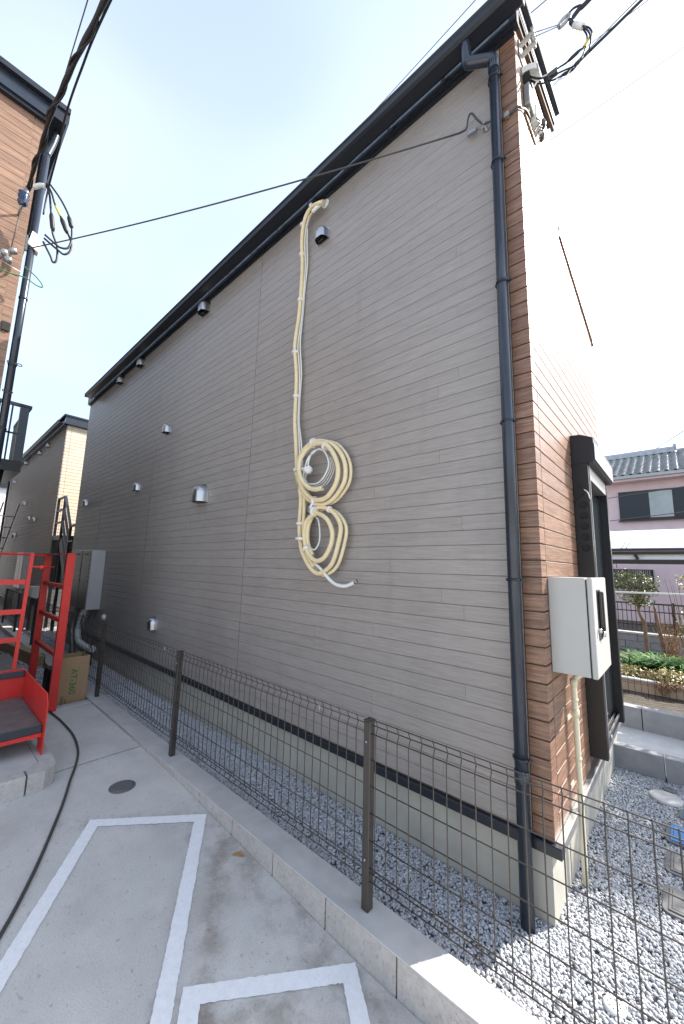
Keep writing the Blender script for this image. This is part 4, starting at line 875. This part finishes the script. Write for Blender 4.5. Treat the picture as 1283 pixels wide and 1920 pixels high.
# taller garden tree just outside the right edge: its shade falls on the gravel
t4_ = thing('garden_tree', 'taller garden tree right of the yellow shrub beyond the retaining wall', 'tree', (1.75, 6.6, .2))
MB().tube(smooth_path([(1.75, 6.6, .2), (1.73, 6.6, 1.2), (1.78, 6.6, 2.2), (1.72, 6.6, 3.0)], 4), [.08-.004*i for i in range(13)], 8).build('trunk', BARK, t4_)
bl4 = [((1.72, 6.6, 3.05), (.62, .55, .6), 2300), ((1.3, 6.6, 2.45), (.45, .45, .35), 900), ((1.0, 6.6, 1.95), (.45, .4, .35), 1000), ((2.2, 6.7, 2.6), (.45, .4, .4), 600), ((1.75, 6.6, 3.65), (.35, .35, .25), 500), ((.80, 6.5, 1.72), (.42, .4, .36), 2600), ((.52, 6.3, 1.42), (.34, .35, .3), 1700)]  # lower left leaf masses are added out of frame to shade the channel floor
for (c, r, n) in bl4: MB().tube([(1.75, 6.6, 1.6), c], [.03, .01], 6).build('limb', BARK, t4_)
leaves('crown', bl4, .07, LEAFG, t4_).build('crown', LEAFG, t4_)
def strap_clump(cx_, cy_, n, h, lab, M, wd=.016):
    t = thing('strap_leaf_plant', lab, 'plant', (cx_, cy_, .2), 'clumps of strap leaved plants in the garden bed'); b = MB()
    for k in range(n):
        a = random.uniform(0, 6.28); l = h*random.uniform(.6, 1.15); ox = cx_+random.uniform(-.1, .1); oy = cy_+random.uniform(-.1, .1)
        d = Vector((math.cos(a), math.sin(a), 0)); s_ = Vector((-d.y, d.x, 0)); kk = len(b.v)
        for i in range(5):
            q = i/4; p = Vector((ox, oy, .2))+d*l*.75*q**1.3+Vector((0, 0, l*(1.25*q-.75*q*q))); w_ = wd*(1-q*.85)
            b.v += [tuple(p-s_*w_), tuple(p+s_*w_)]
        for i in range(4): b.f.append([kk+2*i, kk+2*i+1, kk+2*i+3, kk+2*i+2]); b.sm.append(True)
    b.build('leaf_blades', M, t)
strap_clump(-.62, 7.3, 208, 0.58, 'strap leaved green clump left in the bed, below the evergreen tree', LEAFD)
strap_clump(-.22, 7.2, 240, 0.60, 'strap leaved green clump in the middle of the garden bed', LEAFD)
strap_clump(.10, 7.3, 208, 0.58, 'strap leaved green clump cut by the right picture edge', LEAFD)
strap_clump(-.42, 7.55, 144, 0.53, 'strap leaved green clump set back between the front two', LEAFD)
gc = leaves('ground_cover', [((-.66, 6.75, .36), (.16, .22, .12), 420), ((-.4, 6.7, .36), (.2, .2, .10), 420), ((-.2, 6.6, .40), (.2, .2, .12), 500), ((.1, 6.6, .38), (.25, .2, .12), 420)], .05, LEAFY, None)
tag(gc.build('ground_cover', LEAFY), kind='stuff')
sh = thing('trailing_plant', 'brown green trailing plant hanging over the planter rim', 'plant', (-.25, 6.4, .3))
leaves('tp', [((-.30, 6.36, .33), (.08, .05, .10), 130), ((-.2, 6.36, .36), (.1, .05, .06), 110)], .04, TWIG, sh, droop=.9).build('foliage', TWIG, sh)

# ---------------------------------------------------------------- pink house and canopy
ph = thing('pink_house', 'pink stucco house with grey glazed tile roof behind the garden', 'house', (1, 18, 0))
MB().box(-6, 5, 18, 25, -.1, 5.25).build('wall', PINK, ph)
MB().box(-6.2, 5.2, 17.45, 17.99, 5.18, 5.26).build('eave_soffit', PINK, ph)
MB().box(-6.3, 5.3, 17.33, 17.45, 5.26, 5.37).build('eave_gutter', GALV, ph)
MB().prism([(17.4, 5.36), (20.5, 6.80), (23.6, 5.36), (23.6, 5.30), (20.5, 6.70), (17.4, 5.30)], 0, -6.3, 5.3).build('roof', TILE, ph)
MB().prism([(20.3, 6.80), (20.34, 6.98), (20.42, 7.06), (20.58, 7.06), (20.66, 6.98), (20.7, 6.80)], 0, -6.3, .10).build('ridge', TILE, ph)
MB().prism([(20.36, 6.9), (20.36, 7.0), (20.5, 7.18), (20.64, 7.0), (20.64, 6.9)], 0, .06, .17).build('ridge_end', TILE, ph)
MB().prism([(20.36, 6.80), (20.38, 6.9), (20.5, 6.96), (20.62, 6.9), (20.64, 6.80)], 0, .171, 5.3).build('ridge', TILE, ph)
tp_ = math.atan2(1.44, 3.1); nw = 10
tm = MB(); prw = []
for i in range(nw+1):
    u = i/nw; prw.append((u*.252, .032*math.sin(u*2*math.pi+.6)+.028))
k = 0
for (l, dz) in ((0, .05), (.30, 0)):
    for (x, h) in prw: tm.v.append((x, l, h+dz))
for (x, h) in prw: tm.v.append((x, 0, h-.004))
for i in range(nw):
    tm.f.append([i, i+1, nw+2+i, nw+1+i]); tm.sm.append(True); j = 2*(nw+1); tm.f.append([j+i, j+i+1, i+1, i]); tm.sm.append(False)
T0 = tm.build('roof_tile', TILE, None); T0.data.update()
first = True
for r_ in range(14):
    for c in range(15):
        o = T0 if first else dup(T0); first = False; o.parent = ph
        y = 17.36+r_*.238*math.cos(tp_); z = 5.365+r_*.238*math.sin(tp_)
        o.location = Vector((-2.75+.252*c, y, z))-Vector(ph.location); o.rotation_euler = (tp_, 0, 0)
def window(x0, x1, z0, z1, panes):
    f = MB().box(x0, x1, 17.93, 17.999, z0, z1).build('window', BROWNM, ph)
    for (a, b, M) in panes: MB().box(a, b, 17.918, 17.9298, z0+.07, z1-.07).build('pane', M, f)
    MB().box(x0-.05, x1+.05, 17.86, 17.925, z0-.05, z0-.002).build('sill', BROWNM, f)
window(-1.68, 1.6, 3.75, 4.86, [(-.76, -.10, MIST)])
sh_ = MB().box(-1.66, -.77, 17.90, 17.9295, 3.78, 4.83)
sh_.build('shutter_panel', NAVY, ph); MB().box(-.06, .9, 17.90, 17.9295, 3.78, 4.83).build('shutter_panel', NAVY, ph)
window(-2.1, -.83, 1.22, 1.9, [(-2.0, -1.45, GLASS), (-1.4, -.9, GLASS)])
for k in range(9): MB().box(-1.42+.06*k, -1.40+.06*k, 17.85, 17.87, 1.25, 1.88).build('window_bar', GALV, ph)
cn = thing('terrace_canopy', 'white canopy on dark brown beams in front of the pink house', 'canopy', (0, 12.5, 0))
MB().prism([(12.02, 2.35), (12.9, 2.72), (13.6, 2.93), (13.6, 2.95), (12.9, 2.74), (12.02, 2.37)], 0, -4, 4).build('roof_sheet', POLY, cn)
MB().box(-4, 4, 11.94, 12.019, 2.20, 2.345).build('gutter_beam', BROWNM, cn)
MB().box(-4, 4, 11.93, 11.9398, 2.275, 2.285).build('beam_lip', GALV, cn)
MB().box(-4, 4, 12.03, 12.035, 2.075, 2.20).build('front_sheet', POLY, cn)
MB().box(-4, 4, 11.97, 12.03, 1.965, 2.075).build('lower_beam', BROWNM, cn)
for x in (-2.4, -.86, .9): MB().bar((x-.02, 11.985, 2.2), (x+.03, 11.985, 2.08), .03, .07, (1, 0, 0)).build('bracket', BROWNM, cn)
for x in (-3.9, 3.9): MB().box(x-.04, x+.04, 11.96, 12.04, .1, 1.964).build('post', BROWNM, cn)
MB().tube([(-1.27, 11.95, 1.96), (-1.27, 11.95, 1.86)], .008, 6).build('hook', BLACKM, cn)
for x in (-1.15, -1.05): MB().tube([(x, 12.0, 2.36), (x+.14, 12.9, 2.745), (x+.18, 13.5, 2.935)], .012, 5).build('roof_rib', GALV, cn)

# ---------------------------------------------------------------- overhead wires
def wire(a, b, r, lab, d=.15): return single('overhead_wire', MB().tube(sag(a, b, d, 16), r, 5, cap=False), GREYC, lab, 'wire', a, 'thin overhead wires in the sky')
def through(p, q, t0, t1):
    p = Vector(p); q = Vector(q); return p.lerp(q, t0), p.lerp(q, t1)
for (p, q, lab, r) in (((-3.49, 9.23, 19.09), (-8.57, 11.24, 22.31), 'thin wire slanting across the sky left of the grey eave', .014), ((-1.85, 10.38, 18.69), (-4.57, 12.78, 22.69), 'thin wire meeting the top of the brown house corner', .016),
                    ((.17, 11.63, 17.96), (-3.15, 15.01, 21.43), 'thin wire just above the looped service cables', .015), ((.39, 11.75, 17.87), (-2.11, 14.65, 21.84), 'faint thin wire next below the one above the loops', .011),
                    ((1.2, 12.89, 16.93), (-2.88, 16.16, 20.54), 'faint wire crossing the white sky under the thick drop cable', .010), ((1.11, 14.13, 15.8), (-3.06, 17.68, 19.1), 'lowest faint wire in the white sky right of the house', .009)):
    a, b = through(p, q, -3, 3); wire(a, b, r, lab)
a, b = through((.44, 19.18, 7.33), (-1.7, 24.28, 7.39), -3, 3); wire(a, b, .02, 'wire rising over the tile roof of the pink house', .05)
for (p, q, lab) in (((-1.12, 10, 3.37), (.14, 10, 3.48), 'upper of two wires passing in front of the pink house window'), ((-1.08, 10, 2.87), (.1, 10, 2.97), 'lower of two wires passing in front of the pink house window')):
    a, b = through(p, q, -2, 3); wire(a, b, .008, lab, .02)

# ---------------------------------------------------------------- brown house at the left
LX = -4.65
lh = thing('brown_house', 'brown plank clad house with dark eave at the left picture edge', 'house', (LX, .3, 0))
MB().box(-22, LX-.02, -5, .30, 0, 6.25).build('wall', BROWNJ, lh)
lb = board_mesh('plank')
for i in range(67):
    z = CZ0+i*CP
    put_board(lb, 'brown_board', BROWNL, lh, -3.2, -1.262, z, face='x', fx=LX)
    put_board(lb, 'brown_board', BROWNL, lh, -1.26, .236, z, face='x', fx=LX)
    put_board(lb, 'brown_board', BROWNL, lh, .244, .32, z, face='x', fx=LX)
MB().box(LX-.018, LX-.001, .2365, .2435, .45, 6.22).build('panel_joint', BROWNL, lh)
MB().box(-22, LX-.0005, .3005, .32, .45, 6.25).build('side_wall', SLATE, lh)
MB().box(LX-.02, LX+.05, -5, .335, 6.235, 6.275).build('eave_trim', NAVY, lh)
MB().box(LX-.02, LX+.07, -5, .36, 6.2755, 6.44).build('fascia', NAVYP, lh)
MB().box(LX-.02, LX+.12, -5, .50, 6.4405, 6.50).build('drip_edge', NAVY, lh)
MB().box(-22, LX-.0205, -5, .36, 6.25, 6.5).build('roof', NAVY, lh)
MB().prism([(.3605, 6.30), (.36, 6.44), (.50, 6.44), (.50, 6.33), (.48, 6.30)], 0, -22, LX+.10).build('gutter', NAVY, lh)
LDX, LDY = LX-.03, .375
MB().tube([(LDX, LDY, 5.93), (LDX, LDY, 2.2)], .031, 14).build('downpipe', NAVYP, lh, label='dark downpipe at the corner of the brown house')
MB().tube(smooth_path([(LDX-.05, .43, 6.30), (LDX-.03, .41, 6.12), (LDX, LDY, 5.92)], 4), .032, 14).build('downpipe_elbow', NAVYP, lh)
for z in (5.55, 4.93, 4.25, 3.55, 2.9):
    MB().lathe([(.0315, -.010), (.036, -.010), (.036, .010), (.0315, .010)], (LDX, LDY, z), n=14).build('pipe_bracket', NAVY, lh)
MB().bbox(LX-.0, LX+.02, .25, .315, 3.84, 3.93, .004).build('pipe_bracket', BLACKM, lh)
for (z, n) in ((3.545, 3), (3.255, 2)):
    a = thing('strap_bracket', ('upper' if n == 3 else 'lower')+' perforated strap sticking out beside the black downpipe', 'bracket', (LX, .34, z), 'perforated straps on the brown house')
    for k in range(n):
        r_ = .019; b = MB().tube([(LX+.02+.0*k, .35+.036*k+r_*math.cos(t), z+.0*k+r_*.6*math.sin(t)) for t in [6.2832*i/14 for i in range(15)]], .0045, 5); b.build('strap_ring', GREYC, a)
# balcony
bc = thing('black_balcony', 'black steel balcony with bar railing jutting from the brown house side', 'balcony', (-8.2, .6, 3.1))
BXn, BXf, BY = -8.0, -9.5, .945
MB().box(BXf, BXn, .3205, BY, 3.10, 3.28).build('floor_slab', BLACK, bc)
MB().prism([(BXf, 2.86), (BXn-.25, 2.86), (BXn-.02, 3.099), (BXf, 3.099)], 1, .33, .75).build('support_bracket', BLACKM, bc)
MB().box(BXn-.05, BXn+.012, .3205, BY+.03, 4.20, 4.25).build('top_rail', NAVY, bc)
MB().box(BXn-.03, BXn, .3205, BY, 3.72, 3.745).build('mid_rail', BLACK, bc)
for y in (.56, .72): MB().box(BXn-.03, BXn, y, y+.022, 3.281, 4.199).build('baluster', BLACK, bc)
MB().box(BXn-.09, BXn+.004, .83, .945, 3.281, 4.199).build('corner_post', NAVYP, bc)
MB().box(BXf, BXn-.0905, .925, .945, 3.281, 4.199).build('side_panel', NAVY, bc)
MB().box(BXf, BXn-.0505, .92, .975, 4.20, 4.25).build('top_rail', NAVY, bc)
ac = thing('air_conditioner', 'beige air conditioner unit standing on the black balcony', 'air conditioner', (-8.35, .5, 3.28))
MB().bbox(-8.6, -8.08, .34, .60, 3.281, 3.68, .01).build('casing', ACW, ac)
for k in range(6): MB().box(-8.079, -8.075, .50, .59, 3.38+.045*k, 3.395+.045*k).build('grille_slot', BLACKM, ac)
# service gear on its corner
ins = thing('cable_insulator', 'dark blue porcelain cable insulator on the brown house front', 'insulator', (LX, .245, 5.1))
MB().tube([(LX, .24, 5.07), (-4.5, .245, 5.09)], .012, 8).build('arm', GALV, ins)
MB().lathe([(.012, -.07), (.03, -.06), (.042, -.03), (.034, -.015), (.045, .02), (.038, .035), (.045, .06), (.02, .075)], (-4.5, .245, 5.15), (.15, 0, 1), 14).build('body', PORC, ins)
tc_ = thing('service_cable', 'thick twisted black service cable running down to the brown house', 'cable', (-4.5, .27, 5.26))
thick = smooth_path([(-4.5, .255, 5.22), (-4.46, .262, 5.26), (-4.0, .272, 5.31), (-3.55, .278, 5.345), (-3.14, .323, 5.43), (-2.68, .38, 5.54), (-2.1, .45, 5.68), (-1.0, .6, 5.98), (2, 1, 6.9)], 10)
MB().tube(thick, [.013+.003*math.sin(i*.9)+.005*min(1, i/50) for i in range(len(thick))], 10).build('cable_bundle', CABL, tc_)
MB().tube([(-4.5, .25, 5.17), (-4.46, .262, 5.27)], .02, 8).build('cable_grip', GALV, tc_)
spi = [Vector(p)+Vector((0, .021*math.cos(i*.55), .021*math.sin(i*.55))) for i, p in enumerate(thick)]
MB().tube(spi, .008, 6).build('spiral_wire', CABL, tc_)
MB().tube(smooth_path([(-4.42, .40, 5.05), (-4.35, .40, 5.3), (-3.9, .385, 5.36), (-3.55, .36, 5.36), (-3.18, .37, 5.45), (-2.66, .41, 5.56), (-1, .63, 6.02), (2, 1.03, 6.95)], 8), .008, 8).build('messenger_cable', CABL, tc_)
wire((-5.56, .45, 7.42), (1.0, .25, 5.0), .006, 'thin wire running up left of the thick twisted cable', .02)
MB().tube(smooth_path([(-4.5, .30, 5.33), (-4.45, .35, 5.36), (-4.42, .38, 5.35)], 4), .022, 8).build('white_sleeve', WHITEP, tc_)
lp = thing('cable_loops', 'three black cables with connectors looping beside the brown house downpipe', 'cable', (-4.4, .5, 5))
l1 = [(.38, 5.38), (.42, 5.30), (.44, 5.2), (.465, 5.06), (.49, 4.91), (.54, 4.79), (.55, 4.65), (.525, 4.61), (.5, 4.66), (.43, 4.77)]
l2 = [(.39, 5.38), (.44, 5.30), (.47, 5.22), (.53, 5.12), (.60, 4.99), (.645, 4.90), (.64, 4.80), (.60, 4.74), (.55, 4.75), (.43, 4.80)]
l3 = [(.40, 5.39), (.49, 5.31), (.56, 5.22), (.61, 5.12), (.635, 5.0), (.635, 4.88), (.615, 4.81), (.56, 4.78), (.52, 4.79), (.43, 4.83)]
for j, l in enumerate((l1, l2, l3)):
    x = -4.42+.015*j
    MB().tube(smooth_path([(x, y, z) for y, z in l], 5), .0095, 8).build('strand', CABL, lp)
    (a, b) = (((.457, 5.11), (.49, 4.93)), ((.535, 5.11), (.60, 4.98)), ((.59, 5.16), (.628, 5.05)))[j]
    a = Vector((x, *a)); b = Vector((x, *b)); MB().tube([a, a.lerp(b, .2), a.lerp(b, .8), b], [.012, .021, .021, .012], 10).build('connector', CABL, lp)
MB().tube([(-4.403, .478, 5.20), (-4.403, .528, 5.12)], .0105, 8).build('yellow_mark', YELW, lp)
eb = thing('entrance_box', 'pale weather box behind the downpipe where the looped cables enter', 'cable entrance', (-4.55, .38, 4.85))
MB().prism([(.34, 4.83), (.43, 4.78), (.448, 4.87), (.40, 4.97), (.36, 4.98)], 0, -4.72, -4.64).build('hood', WHITEP, eb)
MB().bbox(-4.725, -4.69, .322, .36, 4.78, 4.95, .005).build('base_plate', WHITEP, eb)
gw_ = thing('earth_wire', 'green earth wire looping past the brown house downpipe', 'wire', (-4.5, .3, 4.36))
MB().tube(smooth_path([(-4.5, -.3, 4.40), (-4.5, .05, 4.34), (-4.5, .17, 4.34), (-4.5, .26, 4.35), (-4.5, .35, 4.37), (-4.5, .43, 4.345), (-4.5, .475, 4.345), (-4.5, .485, 4.37), (-4.5, .45, 4.41), (-4.5, .41, 4.44), (-4.5, .33, 4.48)], 6), .006, 6).build('wire', GREENW, gw_)
cl = thing('wall_clamps', 'steel anchor clamps on the brown house front under the blue insulator', 'clamp', (LX, .2, 4.5))
for (y, z) in ((.13, 4.50), (.18, 4.54), (.215, 4.49), (.24, 4.60)):
    MB().lathe([(.03, -.02), (.034, 0), (.026, .03)], (-4.53, y, z), (.3, .8, .3), 10).build('clamp', GALV, cl)
MB().tube([(LX, .12, 4.49), (-4.52, .26, 4.62)], .011, 8).build('rod', GALV, cl)
MB().tube([(-4.5, .245, 5.07), (-4.52, .22, 4.58)], .005, 6).build('stay_wire', GREYC, cl)
MB().tube([(-4.5, .13, 4.44), (-4.5, .32, 4.40)], .004, 6).build('stay_wire', GALV, cl)

# ---------------------------------------------------------------- far house of the same row, stair between the houses
fh = thing('cream_house', 'far house with grey side, cream sunlit front and dark eave behind the grey one', 'house', (-11.5, 2.13, 0))
FX = -11.5
def siding(x0, x1, y, z0, z1, nrm, parent, name, M, gap=.008):
    b = MB(); z = z0
    while z < z1-.02:
        h = min(CP, z1-z)
        if nrm == 'y': b.box(x0, x1, y, y+.02, z+gap/2, z+h-gap/2)
        else: b.box(y-.02, y, x0, x1, z+gap/2, z+h-gap/2)
        z += CP
    return b.build(name, M, parent, kind='stuff')
MB().prism([(2.155, .1), (4.6, .1), (4.6, 5.3), (2.155, 5.14)], 0, -20.5, FX-.022).build('wall', JOINT, fh)
siding(-20.5, -17.01, 2.13, .46, 5.13, 'y', fh, 'grey_siding', GREYFAR); siding(-17, -14.01, 2.13, .46, 5.13, 'y', fh, 'grey_siding', GREYFAR); siding(-14, FX, 2.13, .46, 5.13, 'y', fh, 'grey_siding', GREYFAR)
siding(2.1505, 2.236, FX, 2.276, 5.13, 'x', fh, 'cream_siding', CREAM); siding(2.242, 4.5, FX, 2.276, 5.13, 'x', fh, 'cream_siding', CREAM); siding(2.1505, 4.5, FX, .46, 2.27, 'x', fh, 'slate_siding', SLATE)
MB().box(-20.5, FX+.02, 2.10, 2.129, 5.10, 5.16).build('eave_trim', NAVY, fh)
MB().box(-20.6, FX+.08, 2.085, 2.129, 5.1605, 5.30).build('fascia', NAVY, fh)
MB().prism(gut, 0, -20.7, FX+.10).build('gutter', NAVY, fh)
MB().box(FX+.001, FX+.10, 2.07, 4.7, 5.135, 5.33).build('front_fascia', NAVYP, fh)
MB().box(FX-9.1, FX+.13, 2.03, 4.7, 5.3305, 5.37).build('roof', NAVY, fh)
MB().box(FX-.3, FX-.2, 2.28, 2.36, 5.37, 5.45).build('roof_vent', NAVY, fh)
MB().tube([(-19.9, 2.06, 5.0), (-19.9, 2.06, .3)], .035, 10).build('downpipe', BLACK, fh)
MB().box(-20.5, FX, 2.10, 2.154, .40, .455).build('base_flashing', NAVY, fh); MB().box(-20.4, FX-.03, 2.156, 4.5, -.05, .399).build('foundation', FOUND, fh)
for (x, z, r, lab) in ((-13.35, 4.97, .07, 'nearest of the vents under the far house eave'), (-14.45, 4.95, .07, 'middle one of the three vents under the far house eave'), (-16.6, 5.0, .085, 'farthest and largest vent under the far house eave'), (-18.7, 4.6, .08, 'vent below the far end of the far house eave'),
                       (-15.9, 3.5, .08, 'bright vent on the far house side above the twin vents'), (-14.75, 2.93, .065, 'left one of the twin vents on the far house side'), (-13.95, 2.85, .065, 'right one of the twin vents on the far house side'), (-17.0, 2.5, .09, 'lowest visible vent on the far house side')):
    v = thing('vent_hood', lab, 'vent', (x, HY, z), 'steel vent hoods on the far house'); vent_parts(r, v)
mc2 = thing('meter_cabinet', 'stainless meter cabinet at the foot of the far house, seen through the red gate', 'cabinet', (-13.8, HY, .9))
for (x0, x1) in ((-13.75, -13.3), (-14.25, -13.77)):
    MB().bbox(x0, x1, 1.922, 2.129, .9, 1.88, .006).build('cabinet_body', CABS, mc2); MB().bbox(x0+.006, x1-.006, 1.907, 1.9215, .905, 1.87, .003).build('door', STEELD, mc2)
    MB().tube([((x0+x1)/2, 2.0, .9), ((x0+x1)/2-.1, 1.96, .5), ((x0+x1)/2-.05, 1.98, .1)], .045, 10).build('flexible_conduit', WHITEP, mc2)
ub = thing('utility_box', 'pale box on a dark post with hanging cables between the far meter cabinet and ladder', 'box', (-11.2, 1.95, .1))
MB().bbox(-11.35, -11.0, 1.8, 2.1, .82, 1.08, .01).build('box', ACW, ub); MB().box(-11.30, -11.22, 1.85, 1.95, .06, .819).build('post', BLACKM, ub); MB().box(-11.12, -11.04, 1.95, 2.05, .06, .819).build('post', BLACKM, ub)
for k in range(5): MB().tube(smooth_path([(-11.2+.03*k, 1.79, .84), (-11.1+.02*k, 1.74, .5), (-11.25+.05*k, 1.76, .1)], 5), .012, 5).build('cable', GREYC, ub)
st = thing('black_stair', 'black steel stair with railing between the grey house and the cream house', 'stairs', (-10.8, 2.5, .1))
MB().box(FX+.003, -10.75, 2.14, 4.3, 2.16, 2.27).build('landing', BLACK, st)
def rb(a, b, w=.045): return MB().bar(a, b, w, w)
for (x, z0, z1) in ((-11.40, 2.27, 3.19), (-10.78, 2.27, 3.20)): rb((x, 2.16, z0), (x, 2.16, z1), .05).v and MB().bar((x, 2.16, z0), (x, 2.16, z1), .05, .05, (1, 0, 0)).build('rail_post', BLACK, st)
for z in (3.18, 2.88, 2.58): rb((-11.39, 2.16, z), (-10.79, 2.16, z)).build('rail', BLACK, st)
for dz in (0, -.3, -.6): rb((-10.76, 2.16, 3.18+dz), (-10.0, 2.16, 2.42+dz)).build('stair_rail', NAVYP if dz == 0 else BLACK, st)
MB().bar((-9.98, 2.16, 1.4), (-9.98, 2.16, 2.46), .05, .05, (1, 0, 0)).build('rail_post', BLACK, st)
rb((-9.97, 2.16, 2.44), (-9.6, 2.16, 2.44)).build('rail', BLACK, st); rb((-9.97, 2.16, 2.1), (-9.6, 2.16, 2.1)).build('rail', BLACK, st)
MB().bar((-10.75, 2.17, 2.15), (-9.58, 2.17, .85), .03, .20).build('stringer', BLACK, st)
for k in range(8): MB().box(-10.72+.14*k-.12, -10.72+.14*k+.12, 2.19, 3.1, 2.08-.165*k, 2.11-.165*k).build('tread', BLACK, st)
for k in range(2): MB().box(-11.46+.62*k, -11.40+.62*k, 2.2, 2.26, .05, 2.159).build('leg', BLACK, st)
MB().box(-11.2, -10.8, 2.15, 2.17, 1.15, 2.15).build('skirt_panel', BLACKM, st)
# aluminium ladder leaning at the far left, a pale house beyond
al = thing('aluminium_ladder', 'aluminium ladder leaning against the far house at the left picture edge', 'ladder', (-16.5, 1.6, .1))
for dy in (0, .38): MB().bar((-17.9, 1.25+dy, .1), (-15.5, 1.55+dy, 3.42), .03, .09, (1, 0, 0)).build('stile', GALV, al)
for k in range(9): t = .08+k*.1; MB().tube([(-17.9+2.4*t, 1.25+.3*t, .1+3.32*t), (-17.9+2.4*t, 1.63+.3*t, .1+3.32*t)], .016, 6).build('rung', GALV, al)
wh = thing('pale_house', 'pale distant house closing the gap beyond the far end of the row', 'house', (-26, 2, 0))
MB().box(-30, -25, -3, 9, 0, 5.2).build('wall', POLY, wh); MB().prism([(-3.2, 5.2), (3, 6.6), (9.2, 5.2)], 0, -30.3, -24.8).build('roof', NAVY, wh)
for k in range(20): MB().box(-24.999, -24.99, -3, 9, .3+.24*k, .31+.24*k).build('siding_joint', JOINT, wh)
print('objects', len(bpy.data.objects), 'boards', cnt)
